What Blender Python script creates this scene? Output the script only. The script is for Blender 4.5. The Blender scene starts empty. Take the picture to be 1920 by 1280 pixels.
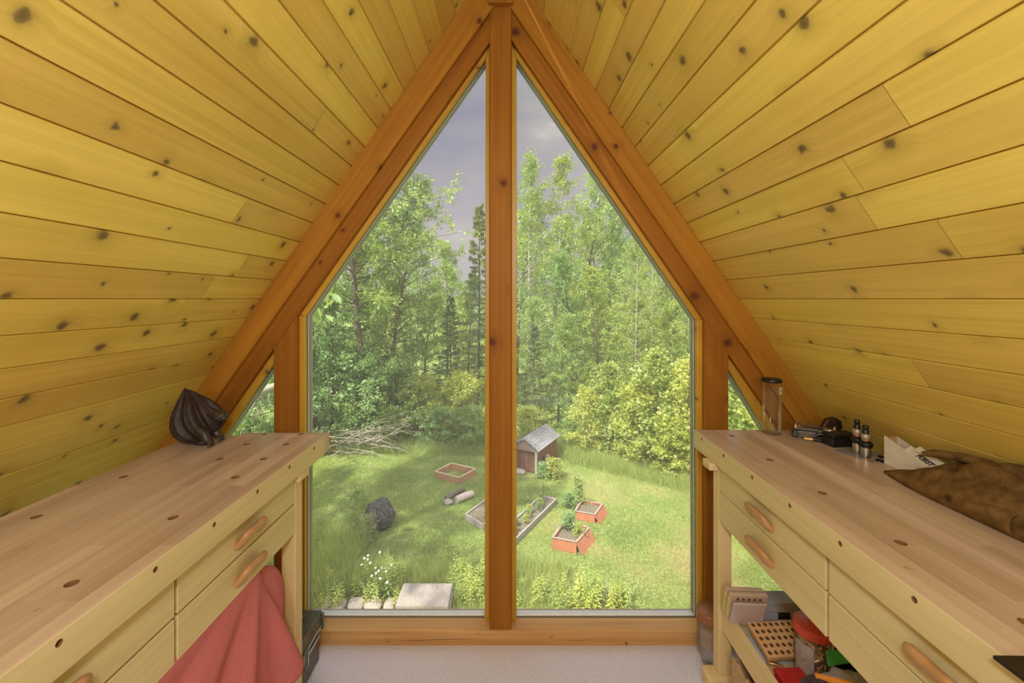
import bpy, math, random
import numpy as np
from mathutils import Vector, Matrix, Euler

random.seed(7)
RNG = np.random.default_rng(11)
C = bpy.context.scene.collection
SC = bpy.context.scene

# ------------------------------------------------------------------ frame of reference
# camera stands at x=0,y=0,z=H looking along +y; F, CX, CY describe the photograph's lens
F, CX, CY, H = 750.0, 956.0, 560.0, 1.41
D = 1.627                      # distance of the gable timbers
GZ = H - 5.0                   # garden level (loft is one storey up)
TAN = 1.455                    # roof pitch
RX, RZ = -0.041, 2.828         # ridge line


def at(px, py, y):
    return Vector(((px - CX) / F * y, y, H - (py - CY) / F * y))


def on(px, py, z):
    y = (H - z) * F / (py - CY)
    return Vector(((px - CX) / F * y, y, z))


# ------------------------------------------------------------------ mesh helpers
class MB:
    def __init__(self):
        self.v, self.f, self.sm = [], [], []

    def add(self, vs, fs, smooth=False):
        o = len(self.v)
        self.v += [tuple(p) for p in vs]
        self.f += [tuple(i + o for i in q) for q in fs]
        self.sm += [smooth] * len(fs)
        return self

    def box(self, x0, x1, y0, y1, z0, z1, rot=None, at_=None):
        vs = [Vector(p) for p in ((x0, y0, z0), (x1, y0, z0), (x1, y1, z0), (x0, y1, z0),
                                  (x0, y0, z1), (x1, y0, z1), (x1, y1, z1), (x0, y1, z1))]
        if rot is not None:
            vs = [rot @ p for p in vs]
        if at_ is not None:
            vs = [p + Vector(at_) for p in vs]
        return self.add(vs, [(3, 2, 1, 0), (4, 5, 6, 7), (0, 1, 5, 4), (1, 2, 6, 5), (2, 3, 7, 6), (3, 0, 4, 7)])

    def prism(self, poly, vec):
        """poly: list of 3D points (planar), extruded by vec"""
        n = len(poly)
        a = [Vector(p) for p in poly]
        b = [p + Vector(vec) for p in a]
        fs = [tuple(range(n))[::-1], tuple(range(n, 2 * n))]
        fs += [(i, (i + 1) % n, n + (i + 1) % n, n + i) for i in range(n)]
        return self.add(a + b, fs)

    def tube(self, pts, rad, n=10, caps=True, flat=1.0, up=(0, 0, 1)):
        """swept tube; rad number or list; flat scales the second axis"""
        pts = [Vector(p) for p in pts]
        m = len(pts)
        if not hasattr(rad, '__len__'):
            rad = [rad] * m
        vs, fs = [], []
        prev = None
        for i, p in enumerate(pts):
            d = (pts[min(i + 1, m - 1)] - pts[max(i - 1, 0)]).normalized()
            if prev is None:
                u = Vector(up)
                if abs(d.dot(u)) > .95:
                    u = Vector((1, 0, 0))
                a = (u - d * u.dot(d)).normalized()
            else:
                a = (prev - d * prev.dot(d)).normalized()
            prev = a
            b = d.cross(a)
            for k in range(n):
                t = 2 * math.pi * k / n
                vs.append(p + a * math.cos(t) * rad[i] + b * math.sin(t) * rad[i] * flat)
        for i in range(m - 1):
            for k in range(n):
                k2 = (k + 1) % n
                fs.append((i * n + k, i * n + k2, (i + 1) * n + k2, (i + 1) * n + k))
        self.add(vs, fs, True)
        if caps:
            self.add(vs[:n], [tuple(range(n))[::-1]])
            self.add(vs[-n:], [tuple(range(n))])
        return self

    def lathe(self, prof, c=(0, 0, 0), n=32, rot=None):
        vs, fs = [], []
        m = len(prof)
        for r, z in prof:
            for k in range(n):
                t = 2 * math.pi * k / n
                p = Vector((r * math.cos(t), r * math.sin(t), z))
                if rot is not None:
                    p = rot @ p
                vs.append(p + Vector(c))
        for i in range(m - 1):
            for k in range(n):
                k2 = (k + 1) % n
                fs.append((i * n + k, i * n + k2, (i + 1) * n + k2, (i + 1) * n + k))
        return self.add(vs, fs, True)

    def grid(self, fn, nu, nv, flip=False):
        vs = [fn(i / nu, j / nv) for j in range(nv + 1) for i in range(nu + 1)]
        fs = []
        for j in range(nv):
            for i in range(nu):
                a = j * (nu + 1) + i
                q = (a, a + 1, a + nu + 2, a + nu + 1)
                fs.append(q[::-1] if flip else q)
        return self.add(vs, fs, True)

    def blob(self, c, r, seed=0, rough=.15, nu=24, nv=14, freq=2.2):
        rs = random.Random(seed)
        ph = [(rs.uniform(0, 6.3), rs.uniform(0, 6.3), rs.uniform(0, 6.3)) for _ in range(5)]

        def fn(u, v):
            t, s = u * 2 * math.pi, (v - .5) * math.pi
            d = Vector((math.cos(t) * math.cos(s), math.sin(t) * math.cos(s), math.sin(s)))
            k = 1
            for q, p in enumerate(ph):
                fq = freq * (1 + .7 * q)
                k += rough / (1 + q) * math.sin(fq * d.x + p[0]) * math.sin(fq * d.y + p[1]) * math.sin(fq * d.z + p[2]) * 2
            return Vector((d.x * r[0] * k + c[0], d.y * r[1] * k + c[1], d.z * r[2] * k + c[2]))
        return self.grid(fn, nu, nv)


def build(name, mb, m, parent=None, grain=None, bevel=0.0, solid=0.0, seg=2, loc=None):
    me = bpy.data.meshes.new(name)
    me.from_pydata(mb.v, [], mb.f)
    if any(mb.sm):
        me.polygons.foreach_set('use_smooth', np.array(mb.sm, dtype=bool))
    if grain is not None:
        g = np.array(Vector(grain).normalized())
        h = np.array([0, 0, 1.]) if abs(g[2]) < .9 else np.array([1., 0, 0])
        g2 = np.cross(g, h); g2 /= np.linalg.norm(g2)
        g3 = np.cross(g, g2)
        P = np.array(mb.v)
        off = RNG.uniform(-40, 40, 3)
        B = np.stack([P @ g, P @ g3, P @ g2], 1) + off
        a = me.attributes.new('bco', 'FLOAT_VECTOR', 'POINT')
        a.data.foreach_set('vector', B.astype(np.float32).ravel())
    me.update()
    o = bpy.data.objects.new(name, me)
    C.objects.link(o)
    me.materials.append(m)
    if parent is not None:
        o.parent = parent
    if loc is not None:
        o.location = loc
    if solid:
        s = o.modifiers.new('s', 'SOLIDIFY'); s.thickness = solid; s.offset = 0
    if bevel:
        b = o.modifiers.new('b', 'BEVEL'); b.width = bevel; b.segments = seg; b.limit_method = 'ANGLE'; b.angle_limit = math.radians(40)
    return o


def tag(o, label=None, cat=None, group=None, kind=None):
    if label: o['label'] = label
    if cat: o['category'] = cat
    if group: o['group'] = group
    if kind: o['kind'] = kind
    return o


def thing(name, loc, label, cat, group=None, rz=0.0):
    o = bpy.data.objects.new(name, None)
    C.objects.link(o)
    o.location = loc
    o.rotation_euler = (0, 0, rz)
    o.empty_display_size = .05
    return tag(o, label, cat, group)


def copy_tree(o, parent=None):
    c = o.copy(); C.objects.link(c)
    if parent is not None:
        c.parent = parent
    for ch in o.children:
        copy_tree(ch, c)
    return c


# ------------------------------------------------------------------ materials
def mat(name):
    m = bpy.data.materials.new(name)
    m.use_nodes = True
    nt = m.node_tree
    b = nt.nodes['Principled BSDF']
    return m, nt, b


def N(nt, typ, **kw):
    n = nt.nodes.new(typ)
    for k, v in kw.items():
        if k in n.inputs:
            n.inputs[k].default_value = v
        else:
            setattr(n, k, v)
    return n


def L(nt, a, b):
    nt.links.new(a, b)


def ramp(nt, fac, stops, interp='LINEAR'):
    r = nt.nodes.new('ShaderNodeValToRGB')
    r.color_ramp.interpolation = interp
    el = r.color_ramp.elements
    while len(el) < len(stops):
        el.new(.5)
    for e, (p, c) in zip(el, stops):
        e.position = p
        e.color = (*c, 1) if len(c) == 3 else c
    L(nt, fac, r.inputs[0])
    return r


def mix(nt, fac, a, b, blend='MIX'):
    n = nt.nodes.new('ShaderNodeMix')
    n.data_type = 'RGBA'
    n.blend_type = blend
    for s, val in ((n.inputs[0], fac), (n.inputs[6], a), (n.inputs[7], b)):
        if hasattr(val, 'links') or hasattr(val, 'is_linked'):
            L(nt, val, s)
        elif isinstance(val, (int, float)):
            s.default_value = val
        else:
            s.default_value = (*val, 1)
    return n.outputs[2]


def mathn(nt, op, a, b=None, clamp=False):
    n = nt.nodes.new('ShaderNodeMath')
    n.operation = op
    n.use_clamp = clamp
    for s, val in ((n.inputs[0], a), (n.inputs[1], b)):
        if val is None: continue
        if hasattr(val, 'is_linked'):
            L(nt, val, s)
        else:
            s.default_value = val
    return n.outputs[0]


def wood(name, c_lo, c_hi, knot=(.16, .07, .02), knot_scale=6.0, knot_amt=.75, knot_r=.11, rough=.42, grain=55.0, vary=.12, src='attr', brick=None, spec=.4):
    """procedural wood; grain runs along x of the attribute 'bco' (or object y)"""
    m, nt, b = mat(name)
    if src == 'attr':
        co = N(nt, 'ShaderNodeAttribute', attribute_name='bco').outputs['Vector']
    else:
        tc = N(nt, 'ShaderNodeTexCoord').outputs['Object']
        sx = N(nt, 'ShaderNodeSeparateXYZ'); L(nt, tc, sx.inputs[0])
        cb = N(nt, 'ShaderNodeCombineXYZ')
        L(nt, sx.outputs[1], cb.inputs[0]); L(nt, sx.outputs[0], cb.inputs[1]); L(nt, sx.outputs[2], cb.inputs[2])
        co = cb.outputs[0]
    # knots
    vo = N(nt, 'ShaderNodeTexVoronoi', feature='F1', voronoi_dimensions='2D'); vo.inputs['Scale'].default_value = knot_scale
    vo.inputs['Randomness'].default_value = .95
    kn = N(nt, 'ShaderNodeTexNoise', Scale=38.0, Detail=2.0); L(nt, co, kn.inputs['Vector'])
    ks = N(nt, 'ShaderNodeVectorMath', operation='SCALE'); ks.inputs['Scale'].default_value = .022
    L(nt, kn.outputs['Color'], ks.inputs[0])
    ka = N(nt, 'ShaderNodeVectorMath', operation='ADD'); L(nt, co, ka.inputs[0]); L(nt, ks.outputs[0], ka.inputs[1])
    L(nt, ka.outputs[0], vo.inputs['Vector'])
    sp = N(nt, 'ShaderNodeSeparateColor'); L(nt, vo.outputs['Color'], sp.inputs[0])
    keep = mathn(nt, 'LESS_THAN', sp.outputs[0], knot_amt)
    rad = mathn(nt, 'MULTIPLY', mathn(nt, 'ADD', sp.outputs[1], .35), knot_r)
    rel = mathn(nt, 'DIVIDE', vo.outputs['Distance'], rad)
    core = ramp(nt, rel, [(.0, (1, 1, 1)), (.42, (.8, .8, .8)), (.62, (.22, .22, .22)), (1.0, (0, 0, 0))]).outputs[0]
    kf = mathn(nt, 'MULTIPLY', core, keep)
    halo = mathn(nt, 'MULTIPLY', ramp(nt, mathn(nt, 'MULTIPLY', rel, .4), [(0, (1, 1, 1)), (1, (0, 0, 0))]).outputs[0], keep)
    # grain bent around knots
    mp = N(nt, 'ShaderNodeMapping'); mp.inputs['Scale'].default_value = (1.3, grain, grain)
    L(nt, co, mp.inputs['Vector'])
    ad = N(nt, 'ShaderNodeVectorMath', operation='ADD')
    L(nt, mp.outputs[0], ad.inputs[0])
    hv = N(nt, 'ShaderNodeCombineXYZ'); L(nt, mathn(nt, 'MULTIPLY', halo, 1.4), hv.inputs[1]); L(nt, hv.outputs[0], ad.inputs[1])
    nz = N(nt, 'ShaderNodeTexNoise', Scale=1.0, Detail=4.0, Roughness=.55, Distortion=.6)
    L(nt, ad.outputs[0], nz.inputs['Vector'])
    mp2 = N(nt, 'ShaderNodeMapping'); mp2.inputs['Scale'].default_value = (.9, 9, 9)
    L(nt, co, mp2.inputs['Vector'])
    nz2 = N(nt, 'ShaderNodeTexNoise', Scale=1.0, Detail=2.0)
    L(nt, mp2.outputs[0], nz2.inputs['Vector'])
    f = mathn(nt, 'ADD', mathn(nt, 'MULTIPLY', nz.outputs[0], .6), mathn(nt, 'MULTIPLY', nz2.outputs[0], .4))
    col = ramp(nt, f, [(.3, c_lo), (.68, c_hi)]).outputs[0]
    if brick:
        bt = N(nt, 'ShaderNodeTexBrick')
        bt.offset = .37; bt.inputs['Scale'].default_value = 1.0
        bt.inputs['Mortar Size'].default_value = .0
        bt.inputs['Brick Width'].default_value = brick[0]; bt.inputs['Row Height'].default_value = brick[1]
        bt.inputs['Color1'].default_value = (*brick[2], 1); bt.inputs['Color2'].default_value = (*brick[3], 1)
        L(nt, co, bt.inputs['Vector'])
        col = mix(nt, 1.0, col, bt.outputs['Color'], 'MULTIPLY')
    if vary:
        at_ = N(nt, 'ShaderNodeAttribute', attribute_name='btone').outputs['Fac'] if src == 'attr' else None
        if at_ is not None:
            hs = N(nt, 'ShaderNodeHueSaturation')
            hs.inputs['Fac'].default_value = 1
            L(nt, mathn(nt, 'ADD', 1.0 - vary, mathn(nt, 'MULTIPLY', at_, vary * 2)), hs.inputs['Value'])
            L(nt, mathn(nt, 'ADD', .492, mathn(nt, 'MULTIPLY', at_, .016)), hs.inputs['Hue'])
            L(nt, col, hs.inputs['Color'])
            col = hs.outputs[0]
    n3 = N(nt, 'ShaderNodeTexNoise', Scale=2.6, Detail=3.0); L(nt, co, n3.inputs['Vector'])
    col = mix(nt, mathn(nt, 'MULTIPLY', ramp(nt, n3.outputs[0], [(.52, (0, 0, 0)), (.72, (1, 1, 1))]).outputs[0], .22), col, tuple(x * y for x, y in zip(c_lo, (.82, .66, .5))))
    col = mix(nt, mathn(nt, 'MULTIPLY', halo, .38), col, tuple(x * .55 for x in c_lo))
    col = mix(nt, kf, col, knot)
    L(nt, col, b.inputs['Base Color'])
    b.inputs['Roughness'].default_value = rough
    b.inputs['Specular IOR Level'].default_value = spec
    bp = N(nt, 'ShaderNodeBump', Strength=.12, Distance=.002)
    L(nt, nz.outputs[0], bp.inputs['Height']); L(nt, bp.outputs[0], b.inputs['Normal'])
    return m


def plain(name, col, rough=.5, metal=0.0, noise=.0, nscale=30.0, bump=0.0, spec=.5):
    m, nt, b = mat(name)
    b.inputs['Roughness'].default_value = rough
    b.inputs['Metallic'].default_value = metal
    b.inputs['Specular IOR Level'].default_value = spec
    tc = N(nt, 'ShaderNodeTexCoord').outputs['Object']
    nz = N(nt, 'ShaderNodeTexNoise', Scale=nscale, Detail=4.0)
    L(nt, tc, nz.inputs['Vector'])
    lo = tuple(x * (1 - noise) for x in col); hi = tuple(min(1, x * (1 + noise)) for x in col)
    L(nt, ramp(nt, nz.outputs[0], [(.3, lo), (.7, hi)]).outputs[0], b.inputs['Base Color'])
    if bump:
        bp = N(nt, 'ShaderNodeBump', Strength=bump, Distance=.004)
        L(nt, nz.outputs[0], bp.inputs['Height']); L(nt, bp.outputs[0], b.inputs['Normal'])
    return m


def clear(name, tint=(.95, .97, .95), gloss=.12, haze=.0, haze_col=(.8, .8, .8), ior=1.45):
    """thin clear sheet: see-through with Fresnel reflection and an optional haze mixed in as diffuse colour"""
    m, nt, b = mat(name)
    nt.nodes.remove(b)
    out = nt.nodes['Material Output']
    tr = N(nt, 'ShaderNodeBsdfTransparent'); tr.inputs[0].default_value = (*tint, 1)
    gl = N(nt, 'ShaderNodeBsdfGlossy'); gl.inputs['Roughness'].default_value = .03
    fr = N(nt, 'ShaderNodeFresnel'); fr.inputs[0].default_value = ior
    m1 = N(nt, 'ShaderNodeMixShader')
    L(nt, mathn(nt, 'MULTIPLY', fr.outputs[0], gloss), m1.inputs[0]); L(nt, tr.outputs[0], m1.inputs[1]); L(nt, gl.outputs[0], m1.inputs[2])
    last = m1.outputs[0]
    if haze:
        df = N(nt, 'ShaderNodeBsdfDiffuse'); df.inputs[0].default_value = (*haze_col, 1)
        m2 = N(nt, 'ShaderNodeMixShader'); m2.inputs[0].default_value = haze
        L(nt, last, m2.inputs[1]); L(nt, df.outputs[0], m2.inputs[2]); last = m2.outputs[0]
    L(nt, last, out.inputs[0])
    return m


def leafmat(name, dark, light, trans=.45, rough=.5, mid=None):
    m, nt, b = mat(name)
    nt.nodes.remove(b)
    out = nt.nodes['Material Output']
    tone = N(nt, 'ShaderNodeAttribute', attribute_name='tone').outputs['Fac']
    rnd = N(nt, 'ShaderNodeObjectInfo').outputs['Random']
    f = mathn(nt, 'ADD', mathn(nt, 'MULTIPLY', tone, .75), mathn(nt, 'MULTIPLY', rnd, .25))
    col = ramp(nt, f, [(.0, dark), (1.0, light)] if mid is None else [(.1, dark), (.5, mid), (.9, light)]).outputs[0]
    df = N(nt, 'ShaderNodeBsdfDiffuse'); L(nt, col, df.inputs[0])
    tl = N(nt, 'ShaderNodeBsdfTranslucent')
    L(nt, mix(nt, 1.0, col, (1.15, 1.1, .55), 'MULTIPLY'), tl.inputs[0])
    m1 = N(nt, 'ShaderNodeMixShader'); m1.inputs[0].default_value = trans
    L(nt, df.outputs[0], m1.inputs[1]); L(nt, tl.outputs[0], m1.inputs[2])
    gl = N(nt, 'ShaderNodeBsdfGlossy'); gl.inputs['Roughness'].default_value = rough
    gl.inputs[0].default_value = (1, 1, 1, 1)
    m2 = N(nt, 'ShaderNodeMixShader'); m2.inputs[0].default_value = .05
    L(nt, m1.outputs[0], m2.inputs[1]); L(nt, gl.outputs[0], m2.inputs[2])
    L(nt, m2.outputs[0], out.inputs[0])
    return m


M = {}
M['ceil'] = wood('pine_lining', (.57, .40, .068), (.75, .555, .12), knot=(.13, .085, .035), knot_scale=5.8, knot_amt=.8, knot_r=.105, rough=.38, grain=70, vary=.10)
M['fir'] = wood('fir_timber', (.30, .120, .010), (.45, .205, .020), knot=(.12, .03, .01), knot_scale=5, knot_amt=.5, knot_r=.11, rough=.6, grain=60, vary=0, spec=.2)
M['fir2'] = wood('fir_timber_dark', (.23, .080, .008), (.37, .148, .015), knot=(.10, .025, .01), knot_scale=4.5, knot_amt=.5, knot_r=.12, rough=.6, grain=60, vary=0, spec=.2)
M['stop'] = wood('stop_batten', (.47, .25, .022), (.60, .35, .04), knot=(.15, .06, .02), knot_scale=7, knot_amt=.25, knot_r=.07, rough=.4, grain=60, vary=0)
M['sill'] = wood('sill_timber', (.46, .24, .08), (.68, .42, .17), knot=(.12, .05, .03), knot_scale=7, knot_amt=.5, knot_r=.07, rough=.5, grain=50, vary=0)
M['top'] = wood('maple_top', (.49, .36, .25), (.68, .54, .41), knot=(.4, .2, .08), knot_scale=9, knot_amt=.10, knot_r=.05, rough=.33, grain=70, vary=0, src='obj', brick=(.42, .037, (1, 1, 1), (.74, .70, .67)))
M['edge'] = wood('maple_edge', (.57, .46, .22), (.74, .63, .34), knot=(.4, .25, .1), knot_scale=7, knot_amt=.12, knot_r=.06, rough=.45, grain=45, vary=0, src='obj')
M['leg'] = wood('bench_leg', (.62, .46, .22), (.78, .62, .33), knot_amt=.08, knot_r=.05, rough=.5, grain=45, vary=0)
M['handle'] = plain('handle_wood', (.44, .235, .09), .25, noise=.15, nscale=25)
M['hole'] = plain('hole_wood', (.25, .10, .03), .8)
M['glass'] = clear('window_glass', (.93, .95, .93), gloss=.30, haze=.06, haze_col=(.70, .80, .95), ior=1.5)  # pale diffuse share paints a milky haze over the garden view
M['alu'] = plain('window_metal', (.86, .87, .88), .35, noise=.04)
M['vinyl'] = plain('window_gasket', (.55, .60, .48), .45, noise=.08)
M['rubber'] = plain('dark_gasket', (.12, .12, .09), .6, noise=.1)
M['spacer'] = plain('dark_spacer', (.20, .21, .18), .5, noise=.08)
M['flash'] = plain('outer_flashing', (.45, .34, .28), .6, noise=.15)
M['carpet'] = plain('carpet', (.68, .665, .76), .95, noise=.28, nscale=260, bump=.6, spec=.1)
M['screw'] = plain('screw_head', (.07, .04, .02), .5)


# ------------------------------------------------------------------ setting: roof slopes, floor
def roof_side(side):
    """boards run along y; s = horizontal offset from the ridge"""
    mb = MB()
    bco, tone = [], []
    rs = random.Random(31 if side > 0 else 62)
    ns = Vector((side * TAN, 0, 1)).normalized()          # outward normal
    sl = Vector((side, 0, -TAN)).normalized()
    cosb = 1 / math.sqrt(1 + TAN * TAN)
    pitch = .0532 / cosb
    smax = RZ / TAN
    k = 0
    s = .0179 - .0532
    while s < smax - .001:
        d0, d1 = max(s, 0) / cosb, min(s + .0532, smax) / cosb
        y = -2.6 - rs.uniform(0, 1.5)
        while y < 1.80:
            y2 = y + rs.uniform(1.0, 2.3)
            a, b = max(y, -2.6), min(y2, 1.80)
            y = y2
            if b - a < .02: continue
            g, dep = .0030, .008
            ya, yb = a + .0004, b - .0004
            prof = [(d0, dep), (d0 + g, 0), (d1 - g, 0), (d1, dep)]
            vs = []
            for yy in (ya, yb):
                for dd, pp in prof:
                    vs.append(Vector((RX, yy, RZ)) + sl * dd + ns * pp)
            fs = [(0, 1, 5, 4), (1, 2, 6, 5), (2, 3, 7, 6)]
            if side < 0: fs = [q[::-1] for q in fs]
            mb.add(vs, fs)
            t = rs.random(); ou, ov, ow = rs.uniform(-50, 50), rs.uniform(-50, 50), rs.uniform(-50, 50)
            for yy in (ya, yb):
                for dd, pp in prof:
                    bco.append((yy + ou, dd - d0 + ov, ow)); tone.append(t)
        s += .0532
    # backing and outer skin
    A = Vector((RX, -2.6, RZ)); B = A + sl * (smax / cosb)
    for e0, e1 in ((.0085, .14),):
        q = [A + ns * e0, B + ns * e0, B + ns * e1, A + ns * e1]
        mb.prism(q if side > 0 else q[::-1], (0, 4.55, 0))
        for _ in range(8): bco.append((0, 0, 0)); tone.append(.3)
    name = 'wall_right' if side > 0 else 'wall_left'
    o = build(name, mb, M['ceil'])
    me = o.data
    a = me.attributes.new('bco', 'FLOAT_VECTOR', 'POINT'); a.data.foreach_set('vector', np.array(bco, dtype=np.float32).ravel())
    a = me.attributes.new('btone', 'FLOAT', 'POINT'); a.data.foreach_set('value', np.array(tone, dtype=np.float32))
    tag(o, kind='structure')
    return o


roof_side(-1); roof_side(1)
tag(build('floor', MB().box(-2.2, 2.2, -2.6, 1.80, -.25, 0), M['carpet']), kind='structure')
# rear gable with its own window opening (behind the camera)
mb = MB()
yb = -2.6
hw = RZ / TAN
wx, wz0, wz1 = .62, .75, 1.75
for (xa, za, xb_, zb) in ((-2.0, 0, 2.0, wz0), (-2.0, wz0, -wx, wz1), (wx, wz0, 2.0, wz1)):
    mb.box(xa, xb_, yb - .1, yb, za, zb)
mb.prism([(RX - (RZ - wz1) / TAN, yb - .1, wz1), (RX + (RZ - wz1) / TAN, yb - .1, wz1), (RX, yb - .1, RZ)], (0, .1, 0))
tag(build('wall_rear', mb, M['ceil'], grain=(1, 0, 0)), kind='structure')


# ------------------------------------------------------------------ gable timbers
def pr(poly, y0, y1):
    """frontal polygon given in photograph coordinates at distance y0, as a timber reaching back to y1"""
    return MB().prism([at(px, py, y0) for px, py in poly], (0, y1 - y0, 0))


def ln(p, q, y):          # x on line pq at height y
    return p[0] + (q[0] - p[0]) * (y - p[1]) / (q[1] - p[1])


YO, YI, YP, YB, YG = D, D + .022, D + .008, D + .05, D + .085
YE = YB + .0225
LA = ((584, 420), (584 - 100, 420 + 145.5)); RA = ((1290, 420), (1390, 420 + 145.5))
LB = ((860, 104), (537.5, 560)); RB = ((1020, 104), (1334, 560))
LC = ((919, 77), (558, 589)); RC = ((959.4, 75), (1320.5, 597.5))
LD = ((910.6, 110), (571.2, 592.7)); RD = ((968.7, 108.7), (1306.7, 600.2))
TN = 0


def trim(mb, m, grain, bevel=.003):
    global TN
    TN += 1
    return tag(build('trim_%d' % TN, mb, m, grain=grain, bevel=bevel), kind='structure')


yt, yl = -92, 1212
gl, gr = (-1, 0, -TAN), (1, 0, -TAN)
trim(pr([(ln(*LA, yt), yt), (ln(*LB, -60), -60), (938, -60), (938, 6), (ln(*LB, 6), 6), (ln(*LB, yl), yl), (ln(*LA, yl), yl)][::-1], YO, YE), M['fir'], gl)
trim(pr([(ln(*RA, yt), yt), (ln(*RB, -60), -60), (938, -60), (938, 6), (ln(*RB, 6), 6), (ln(*RB, yl), yl), (ln(*RA, yl), yl)], YO, YE), M['fir'], gr)
trim(pr([(ln(*LB, 6) - 30, 6), (925, 6), (925, 77), (ln(*LC, 77), 77), (ln(*LC, yl), yl), (ln(*LB, yl) - 40, yl)][::-1], YI, YE), M['fir2'], gl)
trim(pr([(ln(*RB, 6) + 30, 6), (952, 6), (952, 75), (ln(*RC, 75), 75), (ln(*RC, yl), yl), (ln(*RB, yl) + 40, yl)], YI, YE), M['fir2'], gr)
# centre post, side posts, sill beam, ridge block
trim(pr([(918, 5), (959, 5), (959, 1193), (918, 1193)], YP, YE), M['fir2'], (0, 0, 1), .004)
trim(pr([(513, 640), (556, 580), (556, 1186), (513, 1186)], YI + .004, YE), M['fir2'], (0, 0, 1))
trim(pr([(1321.5, 588), (1366, 650), (1366, 1186), (1321.5, 1186)], YI + .004, YE), M['fir2'], (0, 0, 1))
trim(pr([(120, 1183), (1760, 1183), (1780, 1213), (100, 1213)], D, YE), M['sill'], (1, 0, 0), .006)
BEAM = bpy.data.objects['trim_8']
trim(pr([(120, 1164.5), (1760, 1164.5), (1760, 1190), (120, 1190)], YB, YE), M['sill'], (1, 0, 0), .004)
trim(pr([(915, -60), (962, -60), (962, 4), (915, 4)], D - .02, D + .1), M['fir2'], (0, 0, 1))


crk = MB()
for path in ([(744, 1201), (780, 1200), (820, 1198.5), (862, 1197.5), (905, 1197)], [(700, 1187), (726, 1186), (748, 1187)], [(1040, 1198), (1085, 1200), (1120, 1197)], [(905, 1186), (897, 1188), (888, 1187)]):
    crk.tube([at(px, py, D + .0003) for px, py in path], [.0003] + [.0011] * (len(path) - 2) + [.0003], 6)
build('crack', crk, M['screw'], BEAM)
# ------------------------------------------------------------------ windows (frame, pane, stop battens)
def inset(poly, d):
    """inset a convex polygon (photo coords, y down) by d pixels"""
    n = len(poly)
    cx_ = sum(p[0] for p in poly) / n; cy_ = sum(p[1] for p in poly) / n
    lines = []
    for i in range(n):
        a, b = Vector(poly[i]).to_2d(), Vector(poly[(i + 1) % n]).to_2d()
        t = (b - a).normalized(); nn = Vector((-t.y, t.x))
        if nn.dot(Vector((cx_, cy_)) - a) < 0: nn = -nn
        lines.append((a + nn * d, t))
    out = []
    for i in range(n):
        p, t = lines[i - 1]; q, s = lines[i]
        den = t.x * s.y - t.y * s.x
        w = q - p
        k = (w.x * s.y - w.y * s.x) / den
        out.append(tuple(p + t * k))
    return out


def ring(poly_o, poly_i, y0, y1):
    mb = MB()
    n = len(poly_o)
    for i in range(n):
        j = (i + 1) % n
        q = [at(*poly_o[i], y0), at(*poly_o[j], y0), at(*poly_i[j], y0), at(*poly_i[i], y0)]
        mb.prism(q, (0, y1 - y0, 0))
    return mb


def fixnormals(o):
    import bmesh
    bm = bmesh.new(); bm.from_mesh(o.data)
    bmesh.ops.recalc_face_normals(bm, faces=bm.faces)
    bm.to_mesh(o.data); bm.free()


def window(n, poly, battens):
    base = thing('window_%d' % n, at(sum(p[0] for p in poly) / len(poly), 1164.5, YB), None, None)
    base['kind'] = 'structure'
    off = -base.location

    def put(nm, mb, m, **k):
        if nm != 'bottom_rail':
            mb.v = [tuple(Vector(v) + off) for v in mb.v]
        o = build(nm, mb, m, base, **k); fixnormals(o); return o
    po = inset(poly, -5)

    def rv(nm, d0, d1, m, e=0.0):
        mb = ring(po, inset(poly, e), YB, YB + 1)
        mb.v = [(v[0], YB + .0225 + (d0 if v[1] < YB + .5 else d1), v[2]) for v in mb.v]
        put(nm, mb, m)
    rv('gasket', 0, .006, M['rubber'])
    rv('glazing_frame', .006, .017, M['vinyl'])
    rv('spacer', .017, .034, M['spacer'])
    rv('flashing', .034, .046, M['flash'])
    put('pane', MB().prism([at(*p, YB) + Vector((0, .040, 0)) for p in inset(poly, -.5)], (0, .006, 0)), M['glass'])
    for quad, g in battens:
        mb = MB().prism([at(*p, YB) for p in quad], (0, .022, 0))
        put('stop_batten', mb, M['stop'], grain=g, bevel=.0025)
    return base, put


p1 = [(571.2, 592.7), (910.6, 110), (908.5, 1164.5), (571.5, 1164.5)]
b1, put = window(1, p1, [([LC[0], LC[1], LD[1], LD[0]], gl),
                         ([(556, 590), (571.2, 592.7), (571.5, 1166), (556, 1186)], (0, 0, 1)),
                         ([(918, 82), (910.6, 110), (908.5, 1166), (918, 1182)], (0, 0, 1))])
put('bottom_rail', MB().box((573 - CX) / F * YB - b1.location.x, (907 - CX) / F * YB - b1.location.x, YB + .029 - b1.location.y, YB + .040 - b1.location.y, -.006, .0035).box((573 - CX) / F * YB - b1.location.x, (907 - CX) / F * YB - b1.location.x, YB + .042 - b1.location.y, YB + .054 - b1.location.y, -.006, .0035), M['alu'])
p2 = [(968.7, 108.7), (1306.7, 600.2), (1308.5, 1164.5), (968.5, 1164.5)]
b2, put = window(2, p2, [([RC[0], RC[1], RD[1], RD[0]], gr),
                         ([(1321, 598), (1306.7, 600.2), (1308.5, 1166), (1321, 1186)], (0, 0, 1)),
                         ([(959, 80), (968.7, 108.7), (968.5, 1166), (959, 1182)], (0, 0, 1))])
put('bottom_rail', MB().box((969 - CX) / F * YB - b2.location.x, (1307 - CX) / F * YB - b2.location.x, YB + .029 - b2.location.y, YB + .040 - b2.location.y, -.006, .0035).box((969 - CX) / F * YB - b2.location.x, (1307 - CX) / F * YB - b2.location.x, YB + .042 - b2.location.y, YB + .054 - b2.location.y, -.006, .0035), M['alu'])
D3 = ((512, 684), (428, 806)); D4 = ((1366, 692), (1430, 797))
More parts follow.
